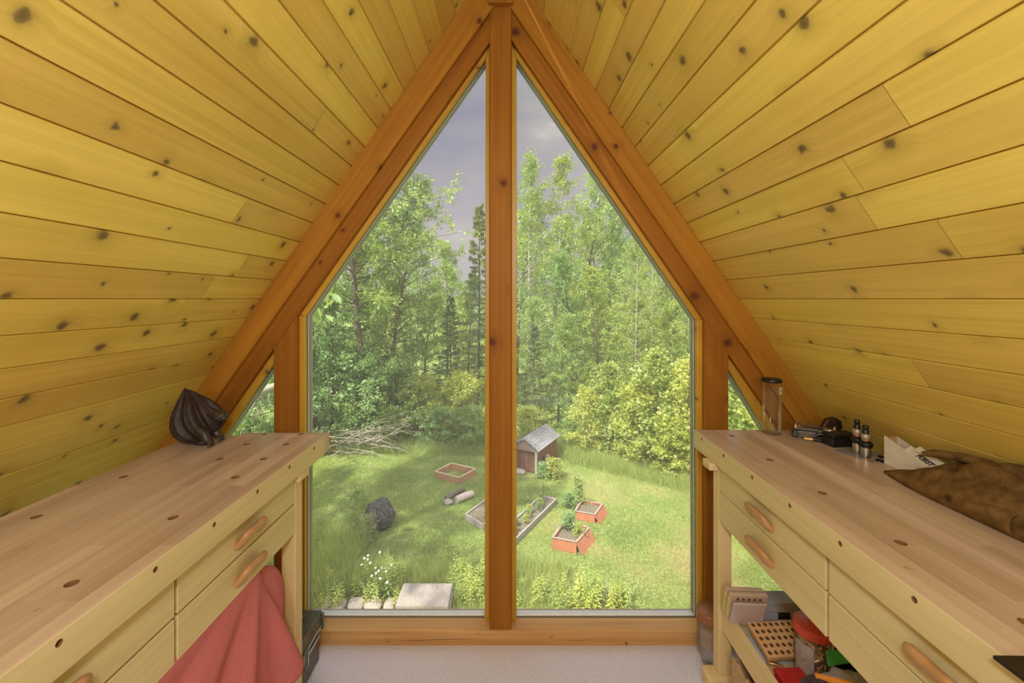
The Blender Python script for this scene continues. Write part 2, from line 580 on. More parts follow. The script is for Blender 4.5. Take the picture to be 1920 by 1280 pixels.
p3 = [(511.5, 684), (511.5, 1164.5), (ln(*D3, 1164.5), 1164.5)]
window(3, p3, [([(515, 645), (ln(*D3, 1190) - 24, 1190), (ln(*D3, 1166), 1166), (511.5, 684)], gl)])
p4 = [(1366.5, 692), (1366.5, 1164.5), (ln(*D4, 1164.5), 1164.5)]
window(4, p4, [([(1362, 653), (ln(*D4, 1190) + 24, 1190), (ln(*D4, 1166), 1166), (1366.5, 692)], gr)])

# screw heads on the battens (part of the gable trim)
scr = MB()
for px, py in [(574, 576), (563, 613), (640, 477), (723, 360), (808, 238), (889, 121), (986, 122), (1060, 232), (1150, 360), (1234, 482), (1304, 584), (1316, 620), (1318, 740), (914, 1157), (963, 1163), (914, 190), (963, 190), (914, 676), (963, 676), (914, 838), (963, 842), (495, 691), (1416, 750)]:
    c = at(px, py, YB)
    scr.lathe([(0, -.003), (.0035, -.003), (.0038, .001)], (0, 0, 0), 8, Matrix.Rotation(math.pi / 2, 3, 'X'))
    for i in range(len(scr.v) - 24, len(scr.v)):
        v = scr.v[i]; scr.v[i] = (v[0] + c.x, v[1] + c.y - .0005, v[2] + c.z)
o = build('screw_heads', scr, M['screw'], b1)
o.data.transform(Matrix.Translation(-b1.location))


# ------------------------------------------------------------------ workbenches
BT = .893        # top surface


def boolean_holes(o, cutters):
    cm = MB()
    for mbv in cutters:
        cm.add(mbv.v, mbv.f)
    me = bpy.data.meshes.new('cut'); me.from_pydata(cm.v, [], cm.f); me.update()
    co = bpy.data.objects.new('cut', me); C.objects.link(co)
    fixnormals(co)
    co.parent = o.parent
    me.materials.append(M['hole'])
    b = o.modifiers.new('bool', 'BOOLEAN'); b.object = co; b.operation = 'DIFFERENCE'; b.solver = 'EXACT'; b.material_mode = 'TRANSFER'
    bpy.context.view_layer.update()
    dg = bpy.context.evaluated_depsgraph_get()
    new = bpy.data.meshes.new_from_object(o.evaluated_get(dg))
    o.modifiers.clear()
    o.data = new
    bpy.data.objects.remove(co)


def cyl(c, r, h, axis='Z', n=24):
    m = MB()
    ring0, ring1 = [], []
    for k in range(n):
        t = 2 * math.pi * k / n
        a, b = r * math.cos(t), r * math.sin(t)
        if axis == 'Z':
            ring0.append((c[0] + a, c[1] + b, c[2])); ring1.append((c[0] + a, c[1] + b, c[2] + h))
        elif axis == 'X':
            ring0.append((c[0], c[1] + a, c[2] + b)); ring1.append((c[0] + h, c[1] + a, c[2] + b))
        else:
            ring0.append((c[0] + a, c[1], c[2] + b)); ring1.append((c[0] + a, c[1] + h, c[2] + b))
    m.add(ring0 + ring1, [tuple(range(n))[::-1], tuple(range(n, 2 * n))] + [(k, (k + 1) % n, n + (k + 1) % n, n + k) for k in range(n)])
    return m


def bench(loc, rz, s, yfar, ynear, far_leg, near_leg, cols, zr, dog, side, label, vise):
    t = thing('workbench', loc, label, 'workbench', None, rz)

    def bx(x0, x1, *r):
        return MB().box(min(s * x0, s * x1), max(s * x0, s * x1), *r)
    top = build('bench_top', bx(0, .51, ynear, yfar, BT - .07, BT), M['top'], t, bevel=.0025)
    top.data.materials.append(M['edge'])
    top.data.materials.append(M['hole'])
    # front edge board shows a plainer, yellower face
    for p in top.data.polygons:
        if abs(p.normal.x) > .9: p.material_index = 1
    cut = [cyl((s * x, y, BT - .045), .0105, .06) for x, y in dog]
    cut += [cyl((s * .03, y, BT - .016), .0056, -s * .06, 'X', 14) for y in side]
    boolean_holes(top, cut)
    # leg frames
    for (ya, yb2) in (far_leg, near_leg):
        for x in (.02, .43):
            build('leg', bx(x, x + .047, ya, yb2, .06, .80), M['leg'], t, grain=(0, 0, 1), bevel=.003)
        build('foot_beam', bx(-.022, .50, ya - .012, yb2 + .012, 0, .061), M['leg'], t, grain=(1, 0, 0), bevel=.014, seg=4)
        build('top_beam', bx(.002 if vise else -.016, .50, ya - .008, yb2 + .008, .797, BT - .07), M['leg'], t, grain=(1, 0, 0), bevel=.004, seg=2)
    # shelf tray with raised rails
    ya, yb2 = near_leg[1], far_leg[0]
    build('shelf', bx(.045, .46, ya, yb2, .232, .247), M['leg'], t, grain=(0, 1, 0))
    build('shelf_rail', bx(.033, .051, ya - .0, yb2 + .0, .224, .306), M['leg'], t, grain=(0, 1, 0), bevel=.002)
    build('shelf_rail', bx(.445, .463, ya, yb2, .224, .306), M['leg'], t, grain=(0, 1, 0), bevel=.002)
    # drawers with arched wooden handles
    for ci, (y0, y1) in enumerate(cols):
        for (z0, z1) in zr:
            d = build('drawer', bx(.021, .040, y0, y1, z0, z1).box(*sorted((s * .040, s * .44)), y0 + .012, y1 - .012, z0 + .008, z1 - .012), M['edge'], t, bevel=.0015)
            yc, zc = (y0 + y1) / 2 - .003, (z0 + z1) / 2
            pts = []
            hl = .043
            for k in range(21):
                a = -1 + 2 * k / 20
                e = max(0.0, (abs(a) - .62) / .38)
                pts.append((s * (.022 - .022 * math.sqrt(max(0, 1 - e * e)) + .0), yc + a * hl, zc + .010 - .026 * e ** 3))
            hb = MB().tube(pts, .0105, 16, flat=1.5, up=(1, 0, 0))
            tag(build('handle', hb, M['handle'], d), 'orange brown arched wooden handle')
    # carcass between rows
    build('drawer_runner', bx(.06, .44, cols[1][0], cols[0][1], zr[0][0] - .0045, zr[0][0] - .0015), M['leg'], t, grain=(0, 1, 0))
    if vise:
        v = build('end_vise', bx(0, .33, yfar + .003, yfar + .038, BT - .066, BT), M['top'], t, bevel=.002)
        boolean_holes(v, [cyl((s * x, yfar + .0195, BT - .045), .0095, .06) for x in (.10, .24)])
        sc = build('vise_screw', MB().tube([(s * .16, yfar + .03, BT - .036), (s * .16, yfar + .062, BT - .036)], .012, 14), M['steel'], v)
        hd = MB().tube([(s * .015, yfar + .055, BT - .036), (s * .30, yfar + .055, BT - .036)], .0055, 10)
        for x in (.015, .30):
            hd.tube([(s * (x - .009), yfar + .055, BT - .036), (s * (x + .009), yfar + .055, BT - .036)], .010, 12)
        build('vise_handle', hd, M['redwood'], v)
    return t


M['steel'] = plain('steel', (.55, .53, .50), .28, metal=1.0, noise=.1)
M['redwood'] = plain('handle_dowel', (.42, .16, .08), .4, noise=.1)
dogL = [(-(x) - .698, y) for x, y in ((-.796, 1.423), (-.936, 1.423), (-.796, 1.2925), (-.936, 1.2925), (-.796, 1.159), (-1.125, 1.162), (-.796, .9457), (-1.125, .949), (-.796, .7268), (-.796, .51), (-1.125, .73))]
dogL = [(abs(x) , y) for x, y in dogL]
dogL = [((.098 if i in (0, 2, 4, 6, 8, 9) else (.238 if i in (1, 3) else .425)), y) for i, (x, y) in enumerate(dogL)]
sideL = [.4585, .6195, .788, .945, 1.107, 1.2675, 1.4264]
bench((-.698, 0, 0), 0, -1, 1.509, .02, (1.339, 1.385), (.335, .381), [(.866, 1.337), (.386, .858)], [(.729, .815), (.627, .7225)], dogL, sideL,
      'left workbench carrying the dark turtle figure, red cloth at its drawers', True)
dogR = [(.11, y) for y in (1.512, 1.286, 1.0667, .850, .64, .43)] + [(.43, y) for y in (1.286, 1.0667, .85, .64)]
sideR = [1.519, 1.359, 1.195, 1.031, .871, .709, .547, .385]
RB_ROT = -.014
RB_X0 = .729 - .014 * 1.583
bench((RB_X0, 0, 0), RB_ROT, 1, 1.583, .05, (1.432, 1.472), (.392, .432), [(.939, 1.430), (.437, .930)], [(.7265, .815), (.617, .7225)], dogR, sideR,
      'right workbench covered with small metal tools, shelf below full of things', False)

# ------------------------------------------------------------------ things on the left bench
M['bronze'] = plain('dark_carved_wood', (.030, .017, .014), .58, noise=.45, nscale=60, bump=.3)
M['bronze2'] = plain('dark_carved_head', (.045, .034, .022), .4, noise=.5, nscale=90, bump=.4)
tl = on(385, 831, BT)
t = thing('turtle_figure', tl, 'dark carved turtle figure with a ridged shell on left bench', 'figurine')


def shell(u, v):
    th = u * 2 * math.pi
    prof = float(np.interp(v, [0, .08, .2, .35, .5, .62, .74, .86, .95, 1], [0, .20, .46, .75, .93, 1.0, .97, .80, .50, .12]))
    tw = th + .35 * math.sin(math.pi * v)
    cusp = abs(math.sin(tw * 6.0))
    r = .075 * prof * (1.10 - .27 * cusp ** .8)
    kx = 1.12 if math.cos(th) > 0 else 1.0
    z = .126 - .204 * v
    p = Vector((r * math.cos(th) * kx, r * math.sin(th) * .85, z))
    return Matrix.Rotation(math.radians(-20), 3, 'Y') @ p + Vector((-.032, .0, .080))


mb = MB().grid(shell, 160, 48)
build('shell', mb, M['bronze'], t)
hd = MB().tube([(.015, -.005, .112), (.040, -.012, .108), (.062, -.018, .104)], [.019, .018, .015], 14)
hd.blob((.068, -.020, .105), (.025, .019, .019), 3, .06)
hd.blob((.085, -.024, .099), (.012, .013, .010), 4, .05)
hd.blob((.070, -.036, .113), (.006, .004, .006), 5, .02, 10, 8)
build('head', hd, M['bronze2'], t)
cl_ = MB()
for i in range(2):
    yo = -.034 + .05 * i
    cl_.tube([(.0, yo, .062), (.024, yo - .006, .050), (.038, yo - .010, .032), (.044, yo - .012, .020)], [.016, .016, .014, .010], 12)
    for k in range(4):
        a = -.5 + .33 * k
        cl_.tube([(.038, yo - .010, .030), (.050 + .004 * math.cos(a), yo - .012 + .018 * math.sin(a), .022), (.055, yo - .014 + .026 * math.sin(a), .008)], [.008, .006, .0025], 8)
build('front_leg', cl_, M['bronze2'], t)
build('rear_foot', MB().blob((-.004, -.006, .010), (.028, .026, .011), 9, .08), M['bronze'], t)

# ------------------------------------------------------------------ red cloth hanging from the left drawers
M['red'] = plain('red_cotton', (.56, .17, .165), .9, noise=.16, nscale=420, bump=.2, spec=.1)


def red_front(u, v):
    yr = 1.163 + .135 * v
    y0 = .45
    y = y0 + (yr - y0) * u
    z = .634 - v * (.395 + .16 * (1 - u) ** .6)
    ph = math.atan2((1 - u) * .75 + .02, v * .5 + .05)
    r = math.hypot((1 - u) * .75, v * .5)
    fold = math.sin(ph * 13 + 1.0) * .034 * min(1, r * 1.8) + .010 * math.sin(ph * 29) * min(1, r * 1.5)
    x = -.722 + .030 * v + fold * .9 * min(1, v * 3) - .012 * max(0, (u - .96) / .04) ** 2
    return Vector((x, y, z))


def red_flap(u, v):
    yr = 1.163 + .135 * v
    bul = .100 * math.sin(min(1, (v / .93) ** .62) * math.pi) ** .8
    y = yr - .16 + (.16 + bul) * u
    z = .632 - v * .385 - .025 * math.sin(u * 2.2) * (1 - v)
    x = -.748 + .028 * math.sin(u * math.pi * .9) * math.sin(v * math.pi) + .010 * math.sin(u * 15 + v * 5) * v
    return Vector((x, y, z))


mb = MB().grid(red_front, 120, 40).grid(red_flap, 30, 30)
t0 = Vector((-.716, .9, .632))
mb.v = [tuple(Vector(p) - t0) for p in mb.v]
o = build('red_cloth', mb, M['red'], solid=.002, loc=t0)
tag(o, 'faded red cotton cloth hanging in folds below the drawers', 'cloth')

# ------------------------------------------------------------------ ammo cans beside the left bench
M['olive'] = plain('olive_steel', (.11, .115, .085), .35, metal=.3, noise=.25, nscale=40)
M['wire'] = plain('bright_wire', (.5, .5, .47), .3, metal=.9)


M['screwred'] = plain('faded_red_mark', (.2, .05, .035), .6)
t = thing('ammo_can', (-.745, 1.487, 0), 'olive green steel ammo can on the carpet behind the left bench leg', 'ammo can')
w, dp, h = .10, .155, .188
build('body', MB().box(-w, 0, -dp / 2, dp / 2, 0, h - .05), M['olive'], t, bevel=.006, seg=3)
lid = build('lid', MB().box(-w - .006, .007, -dp / 2 - .006, dp / 2 + .009, h - .056, h), M['olive'], t, bevel=.004, seg=3)
build('lid_rim', MB().box(-w - .008, .009, -dp / 2 - .008, dp / 2 + .011, h - .060, h - .055), M['wire'], lid, bevel=.002)
build('carry_handle', MB().tube([(-w * .5, -.05, h), (-w * .5, -.045, h + .006), (-w * .5, .045, h + .006), (-w * .5, .05, h)], .003, 8), M['wire'], lid)
build('hinge_ear', MB().prism([(.004, dp / 2 - .004, h - .004), (.004, dp / 2 + .014, h - .012), (.004, dp / 2 + .014, h - .07), (.004, dp / 2 + .004, h - .075)], (.009, 0, 0)), M['olive'], lid, bevel=.002)
build('rivet', MB().tube([(.006, .01, h - .026), (.0085, .01, h - .026)], .005, 12), M['screw'], lid)
la = build('latch', MB().box(.004, .012, -.062, -.030, h - .105, h - .045), M['olive'], t, bevel=.003)
build('latch_wire', MB().tube([(.010, -.062, h - .05), (.014, -.058, h - .108), (.014, -.034, h - .110), (.010, -.028, h - .05)], .0022, 8), M['wire'], la)
build('embossed_panel', MB().box(0, .003, -.055, .062, .020, h - .090), M['olive'], t, bevel=.003)
build('panel_ridge', MB().box(0, .007, -.062, .070, h - .092, h - .084), M['wire'], t, bevel=.003)
for ys in (-.056, .061):
    build('body_seam', MB().box(.0, .0034, ys, ys + .003, .016, h - .095), M['screwred'], t)

# ------------------------------------------------------------------ things on the right bench
M['clear'] = clear('clear_plastic', (.985, .985, .95), gloss=.55, haze=.02, haze_col=(.8, .8, .6))
M['black'] = plain('black_plastic', (.012, .011, .011), .35)
M['blackm'] = plain('black_metal', (.02, .018, .017), .3, metal=.4, noise=.3, nscale=20)
M['gun'] = plain('gunmetal', (.16, .145, .12), .5, metal=.55, noise=.3, nscale=50)
M['pewter'] = plain('pewter', (.42, .33, .24), .45, metal=.5, noise=.15)
M['brass'] = plain('brass', (.66, .42, .16), .36, metal=.65, noise=.2, nscale=80)
M['copper'] = plain('copper', (.60, .28, .12), .3, metal=.9, noise=.15)
M['white'] = plain('white_paper', (.70, .64, .52), .8, noise=.06, nscale=40)
M['kraft'] = plain('kraft_card', (.42, .24, .10), .85, noise=.1)
M['ink'] = plain('black_ink', (.03, .025, .02), .7)
M['suede'] = plain('brown_suede', (.15, .085, .026), .95, noise=.5, nscale=34, bump=.7, spec=.1)
M['darkleather'] = plain('dark_leather', (.05, .012, .006), .5, noise=.3)

# clear tube with black cap
c = Vector((1.012, 1.546, BT))
t = thing('plastic_tube', c, 'tall clear plastic tube with black lid on right bench by window', 'tube')
tb = build('tube_wall', MB().lathe([(.0, .001), (.031, .001), (.0325, .003), (.0325, .196)], n=40), M['clear'], t)
build('tube_base', MB().lathe([(.0, 0), (.033, 0), (.0335, .004), (.0335, .016), (.0328, .018)], n=40), M['clear'], t)
build('lid', MB().lathe([(.0345, .197), (.0350, .198), (.0350, .206), (.033, .209), (.0, .209)], n=40), M['black'], t)
lb = build('sticker', MB().box(-.0085, .0085, -.0008, 0, -.0125, .0125), M['white'], t, loc=(.014, -.0312, .168))
lb.rotation_euler = (0, 0, math.radians(24))
lb.data.materials.append(M['ink'])
build('sticker_mark', MB().box(-.004, .004, -.0014, -.0008, -.001, .001, Matrix.Rotation(.7, 3, 'Y')).box(-.004, .004, -.0014, -.0008, -.001, .001, Matrix.Rotation(-.7, 3, 'Y')).box(-.0008, .0008, -.0014, -.0008, -.005, .005).box(-.006, .006, -.0014, -.0008, .007, .008).box(-.006, .006, -.0014, -.0008, -.009, -.008), M['ink'], lb)

# small cast metal sizing tool
c = on(1497, 818, BT)
t = thing('metal_tool', c, 'small grey cast metal tool with round port and brass studs', 'tool', rz=math.radians(-28))
bd = MB().box(-.018, .052, -.012, .022, .0, .026).box(-.01, .06, -.006, .016, .026, .036).box(.02, .075, -.004, .014, .020, .034)
build('body', bd, M['gun'], t, bevel=.004, seg=3)
build('port', MB().lathe([(.0065, .006), (.0065, -.002), (.0115, -.004), (.0125, .004), (.0125, .012)], (-.014, -.012, .016), 20, Matrix.Rotation(math.pi / 2, 3, 'X')), M['gun'], t)
for x, y in ((-.008, .0), (.004, .008)):
    build('stud', MB().lathe([(.0045, 0), (.0045, .010), (.003, .012), (.003, .018), (0, .018)], (x, y, .030), 12), M['brass'], t)
build('arm', MB().box(-.002, .004, -.002, .004, .03, .05).tube([(.0, 0, .05), (.07, .02, .038)], .004, 8), M['gun'], t)
# flat steel blade leaning over the tool
t = thing('flat_bar', on(1511, 822, BT), 'flat grey steel bar leaning diagonally against the cast tool', 'blade')
R = Matrix.Rotation(math.radians(-35), 3, 'Z') @ Matrix.Rotation(math.radians(-24), 3, 'Y')
build('bar', MB().box(-.008, .090, -.008, .008, .001, .004, R, (0, 0, .003)), M['gun'], t, bevel=.001)
build('pivot', MB().tube([(.0, -.004, .001), (.0, -.004, .010)], .007, 14), M['brass'], t)
# screwdriver-like rod with brass tip
a, b = on(1507, 825, BT), on(1546, 830, BT)
t = thing('hand_tool', a, 'brass tipped rod with black grip lying beside the cast tool', 'tool')
d = b - a
build('brass_tip', MB().tube([(0, 0, .007), d * .42 + Vector((0, 0, .007))], .0062, 12), M['brass'], t)
build('grip', MB().tube([d * .42 + Vector((0, 0, .007)), d * .6 + Vector((0, 0, .007)), d * .9 + Vector((0, 0, .007)), d * 1.0 + Vector((0, 0, .007))], [.006, .0068, .0068, .005], 12), M['black'], t)
# dark leather holster shape behind
c = on(1556, 818, BT)
c = Vector((1.196, 1.492, BT))
t = thing('leather_pouch', c, 'dark reddish leather pouch standing behind the round tin', 'pouch')
build('pouch_body', MB().prism([(-.045, 0, 0), (.045, 0, 0), (.042, 0, .056), (.020, 0, .072), (-.008, 0, .068), (-.04, 0, .018)], (0, .022, 0)), M['darkleather'], t, bevel=.006, seg=3)
build('pouch_flap', MB().prism([(.016, -.004, .030), (.044, -.004, .030), (.040, -.004, .060), (.020, -.004, .074)], (0, .03, 0)), M['black'], t, bevel=.004)
# round tin
c = Vector((1.166, 1.459, BT))
t = thing('round_tin', c, 'small round metal tin with knob standing behind the black box', 'tin')
build('tin_body', MB().lathe([(0, 0), (.019, 0), (.0195, .002), (.0195, .036)], n=28), M['steel'], t)
lidp = build('lid', MB().lathe([(.0205, .033), (.0208, .042), (.019, .044), (0, .044)], n=28), M['steel'], t)
build('knob', MB().lathe([(.003, .042), (.003, .053), (0, .053)], (.012, -.008, 0), 10), M['brass'], lidp)
# black die box
c = on(1562, 839.5, BT)
t = thing('die_box', c, 'small black plastic box lying left of the two metal dies', 'box', rz=math.radians(6))
build('box_body', MB().box(0, .092, 0, .042, 0, .030), M['black'], t, bevel=.003, seg=3)
lidp = build('lid', MB().box(-.001, .093, -.001, .043, .031, .045), M['black'], t, bevel=.003, seg=3)
build('clasp', MB().box(.04, .052, -.004, -.001, .022, .040), M['blackm'], t, bevel=.001)
# plastic sheet below the dies
M['film'] = clear('thin_film', (.8, .8, .86), gloss=1.0, haze=.35, haze_col=(.62, .60, .62))
a = on(1612, 850, BT)
o = build('plastic_sheet', MB().box(-.055, .060, -.035, .048, .0003, .0012, Matrix.Rotation(.3, 3, 'Z')), M['film'], loc=(a.x, a.y, BT))
tag(o, 'thin bluish plastic sheet under the two metal dies', 'plastic sheet')


def die(c, h, label):
    t = thing('reloading_die', c, label, 'die', 'two metal dies on right bench')
    k = h / .11
    build('body', MB().lathe([(0, 0), (.0135, 0), (.0140, .002), (.0140, .034 * k), (.0135, .036 * k)], n=28), M['steel'], t)
    build('lock_ring', MB().lathe([(.012, .035 * k), (.0165, .036 * k), (.0168, .041 * k), (.0160, .042 * k), (.0190, .043 * k), (.0192, .050 * k), (.0170, .052 * k), (.012, .058 * k)], n=28), M['blackm'], t)
    build('upper_body', MB().lathe([(.0115, .062 * k), (.0118, .064 * k), (.0128, .066 * k), (.0128, .080 * k), (.010, .082 * k)], n=28), M['pewter'], t)
    build('collar', MB().lathe([(.0112, .052 * k), (.0114, .054 * k), (.0114, .062 * k)], n=28), M['copper'], t)
    build('stem', MB().lathe([(.009, .08 * k), (.0092, .092 * k), (.0072, .094 * k), (.0072, .098 * k), (.0082, .099 * k), (.0082, .109 * k), (.0060, .111 * k), (0, .111 * k)], n=20), M['black'], t)


die(on(1607, 850, BT), .112, 'taller metal die with black top standing next to the black box')
die(on(1623, 857, BT), .104, 'nearer metal die with black top beside the open white carton')
for i, (px, py) in enumerate(((1651, 858), (1646, 864.5), (1655, 867))):
    c = on(px, py, BT)
    o = build('small_screw', MB().tube([(0, 0, .004), (.008, .006 * (i - 1), .004)], [.0035, .0025], 8).tube([(-.004, 0, .004), (0, 0, .004)], .005, 8), M['black'], loc=c)
    tag(o, ('black screw nearest the dies, left of the white carton', 'black screw lying left of the white carton, middle of three', 'black screw touching the corner of the white carton')[i], 'screw', 'loose screws by the carton')

# open white carton with printed flap
c = Vector((1.178, 1.259, BT))
t = thing('carton', c, 'open white cardboard carton with printed flap behind the dies', 'carton', rz=RB_ROT)
x1 = .040
sideq = [(0, 0, 0), (0, -.21, 0), (0, -.21, .022), (0, 0, .087)]
build('side_panel', MB().prism(sideq, (.0018, 0, 0)), M['white'], t)
build('side_panel', MB().prism([(x1, 0, 0), (x1, -.21, 0), (x1, -.21, .022), (x1, 0, .085)], (-.0018, 0, 0)), M['white'], t)
build('end_panel', MB().box(.0018, x1 - .0018, -.002, 0, 0, .084), M['kraft'], t)
build('inner_card', MB().box(.002, .038, -.20, -.002, .001, .012), M['kraft'], t)
fl = build('printed_flap', MB().prism([(.006, -.055, .060), (.008, -.19, .014), (.034, -.19, .026), (.032, -.055, .072)], (.0005, .0006, .002)), M['white'], t)
build('paper_flap', MB().prism([(.020, -.075, .070), (.022, -.17, .040), (.038, -.17, .046), (.037, -.075, .078)], (.0005, .0006, .002)), M['white'], t)
tx = bpy.data.curves.new('lettering', 'FONT'); tx.body = 'FORST'; tx.size = .0185; tx.extrude = .0003
tx.offset = .0006
tx.materials.append(M['ink'])
tmp = bpy.data.objects.new('tmp', tx); C.objects.link(tmp)
bpy.context.view_layer.update()
tme = bpy.data.meshes.new_from_object(tmp.evaluated_get(bpy.context.evaluated_depsgraph_get()))
bpy.data.objects.remove(tmp)
to = bpy.data.objects.new('lettering', tme); C.objects.link(to); to.parent = fl
e1 = Vector((.002, -.135, -.046)).normalized(); e2 = Vector((.026, 0, .012)).normalized()
e3 = e1.cross(e2).normalized()
if e3.z < 0: e3 = -e3
e2 = e3.cross(e1)
og = Vector((.006, -.055, .060)) + e1 * .030 + e2 * .009 + e3 * .0030
e1s = e1 * .78
to.matrix_local = Matrix(((e1s.x, e2.x, e3.x, og.x), (e1s.y, e2.y, e3.y, og.y), (e1s.z, e2.z, e3.z, og.z), (0, 0, 0, 1)))
build('pen_mark', MB().tube([(-.0004, -.105, .030), (-.0006, -.112, .022), (-.0004, -.119, .018)], .0008, 6), M['ink'], t)

# brown suede cloth heap
def roofx(z): return RX + (RZ - z) / TAN


def suede(u, v):
    # u along the bench toward the camera, v from aisle side to back
    y = 1.187 - .62 * u
    k = min(1, u / .42)
    hmax = .006 + .105 * math.sin(k * math.pi / 2) ** 1.1
    xl = 1.110 - .026 * math.sin(min(1, u / .25) * math.pi / 2) + .018 * max(0, u - .3)
    xr = min(1.112 + .12 * min(1, u / .16) ** .7, 1.205)
    prof = math.sin(min(1, v * 1.25) * math.pi / 2) ** .55
    h = hmax * prof
    h += (.012 * math.sin(9 * u + 5 * v) + .008 * math.sin(21 * u - 9 * v + 1) + .006 * math.sin(13 * v + 17 * u)) * prof * min(1, u * 5)
    h -= .030 * math.exp(-((v - .80 + .15 * u) / .055) ** 2) * min(1, u * 4)      # crease before the rolled back edge
    x = xl + (xr - xl) * v
    x = min(x, roofx(BT + max(h, 0)) - .012)
    return Vector((x, y, BT + max(h, .0015)))


c = Vector((1.14, .95, BT))
mb = MB().grid(suede, 110, 46)
mb.v = [tuple(Vector(p) - c) for p in mb.v]
t = thing('suede_cloth', c, 'brown suede garment heaped along the back of the right bench', 'garment')
build('suede_body', mb, M['suede'], t, solid=.004)
cuff = []
pts = [(1.106, 1.02, .016), (1.100, .97, .019), (1.100, .92, .022), (1.102, .885, .024), (1.104, .868, .024)]
rr = [.013, .018, .021, .023, .0245]
cm = MB().tube([Vector(p) + Vector((0, 0, BT)) - c for p in pts], rr, 22, caps=False)
o = build('sleeve_cuff', cm, M['suede'], t, solid=.006)
build('rolled_edge', MB().tube([Vector(p) - c for p in ((1.170, 1.135, BT + .078), (1.184, 1.115, BT + .086), (1.192, 1.06, BT + .097), (1.197, 1.009, BT + .103), (1.198, .94, BT + .100), (1.196, .85, BT + .095))], [.006, .011, .012, .012, .011, .008], 12), M['suede'], t)
# black steel plate overhanging the near edge
c = on(1861, 1230, BT + .004)
t = thing('steel_plate', (c.x, c.y, BT), 'black steel plate lying on front edge of right bench', 'plate', rz=RB_ROT)
build('plate', MB().box(0, .16, -.30, 0, .0006, .006), M['blackm'], t, bevel=.001)
build('bolt', MB().lathe([(.013, .006), (.013, .0085), (.009, .0105), (.0085, .013), (0, .0135)], (.043, -.02, 0), 18), M['blackm'], t)

# ------------------------------------------------------------------ things on the right shelf
SH = .247
M['block'] = plain('tan_block', (.68, .42, .20), .5, noise=.06)
M['blockg'] = plain('grey_block', (.54, .40, .28), .55, noise=.05)
M['yellow'] = plain('yellow_label', (.62, .62, .10), .6, noise=.12)
M['smoke'] = clear('smoked_plastic', (.55, .56, .55), gloss=1.8, haze=.80, haze_col=(.40, .40, .41))
M['redlid'] = plain('red_lid', (.58, .07, .04), .4, noise=.06)
M['redbox'] = plain('red_box', (.48, .02, .015), .25, noise=.08)
M['jar'] = clear('clear_jar', (.985, .985, .98), gloss=.6, haze=.02)
M['label'] = plain('grey_label', (.36, .31, .30), .7, noise=.25, nscale=120)
M['green'] = plain('green_strip', (.05, .34, .08), .5)
M['orange'] = plain('orange_plastic', (.72, .26, .03), .4, noise=.05)
M['board'] = plain('corrugated_card', (.50, .33, .17), .85, noise=.15, nscale=60)
M['brownlid'] = plain('brown_lid', (.28, .11, .04), .4, noise=.1)


def loading_block(w, dp, th, nx, ny, hr, mt, hole_depth, name='block'):
    """block lying flat: x 0..w, y -dp..0, z 0..th with real holes"""
    o = build(name, MB().box(0, w, -dp, 0, 0, th), mt, None, bevel=.004, seg=3)
    cut = []
    for i in range(nx):
        for j in range(ny):
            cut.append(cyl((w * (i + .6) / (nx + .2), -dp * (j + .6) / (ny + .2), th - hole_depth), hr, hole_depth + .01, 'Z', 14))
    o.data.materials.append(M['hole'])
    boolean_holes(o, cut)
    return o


lbk = loading_block(.19, .108, .020, 9, 5, .0062, M['block'], .014, 'loading_block')
tag(lbk, 'tan loading block with rows of round holes lying beside the red lidded jar', 'loading block', 'loading blocks on the shelf')
lbk.location = (.806, 1.364, .296)
lbk.rotation_euler = (math.radians(16), 0, math.radians(3))
for i, (yy, zz, rot, lab) in enumerate(((1.412, .308, 102, 'rearmost loading block with yellow end label leaning by bench leg'), (1.391, .308, 103, 'loading block with yellow label and three holes behind the plain plate'))):
    t = thing('loading_block', (.748, yy, zz), lab, 'loading block', 'loading blocks on the shelf')
    t.rotation_euler = (math.radians(rot), 0, math.radians(-3))
    o = build('block', MB().box(0, .125, 0, .108, 0, .015), M['blockg'], t, bevel=.004, seg=3)
    o.data.materials.append(M['hole'])
    boolean_holes(o, [cyl((.026 + .0185 * k, .090, .003), .0052, .03, 'Z', 14) for k in range(5)])
    build('face_panel', MB().box(.012, .119, .004, .100, .0150, .0158), M['block'], t) if i == 5 else None
    build('end_label', MB().box(-.0012, .0, .016, .092, .003, .012), M['yellow'], t)
t = build('grey_plate', MB().box(0, .108, 0, .100, 0, .008), plain('mauve_plate', (.50, .40, .35), .5, noise=.05), bevel=.006, seg=3)
t.location = (.749, 1.372, .302); t.rotation_euler = (math.radians(109), 0, math.radians(-3))
tag(t, 'plain mauve plastic plate leaning in front of the yellow labelled blocks', 'plate')
# smoked cartridge box
t = thing('cartridge_box', (.868, 1.378, SH), 'smoky grey translucent plastic box behind the tan loading block', 'box')
build('box_body', MB().box(0, .19, 0, .058, 0, .080), M['smoke'], t, bevel=.003)
lp = build('lid', MB().box(-.001, .191, -.001, .059, .082, .116), M['smoke'], t, bevel=.003)
build('contents', MB().box(.006, .184, .005, .053, .003, .060), plain('dark_contents', (.07, .055, .04), .6, noise=.5, nscale=70), t)
build('latch', MB().box(.055, .095, -.004, -.001, .062, .084), M['black'], t, bevel=.001)
# white sheet of paper in the tray
o = build('paper_sheet', MB().box(-.04, .06, -.10, .0, 0, .0012), M['whitep'] if 'whitep' in M else plain('bluish_paper', (.62, .66, .70), .8), loc=(.830, 1.372, SH + .0005))
tag(o, 'white sheet of paper under the tan loading block', 'paper')


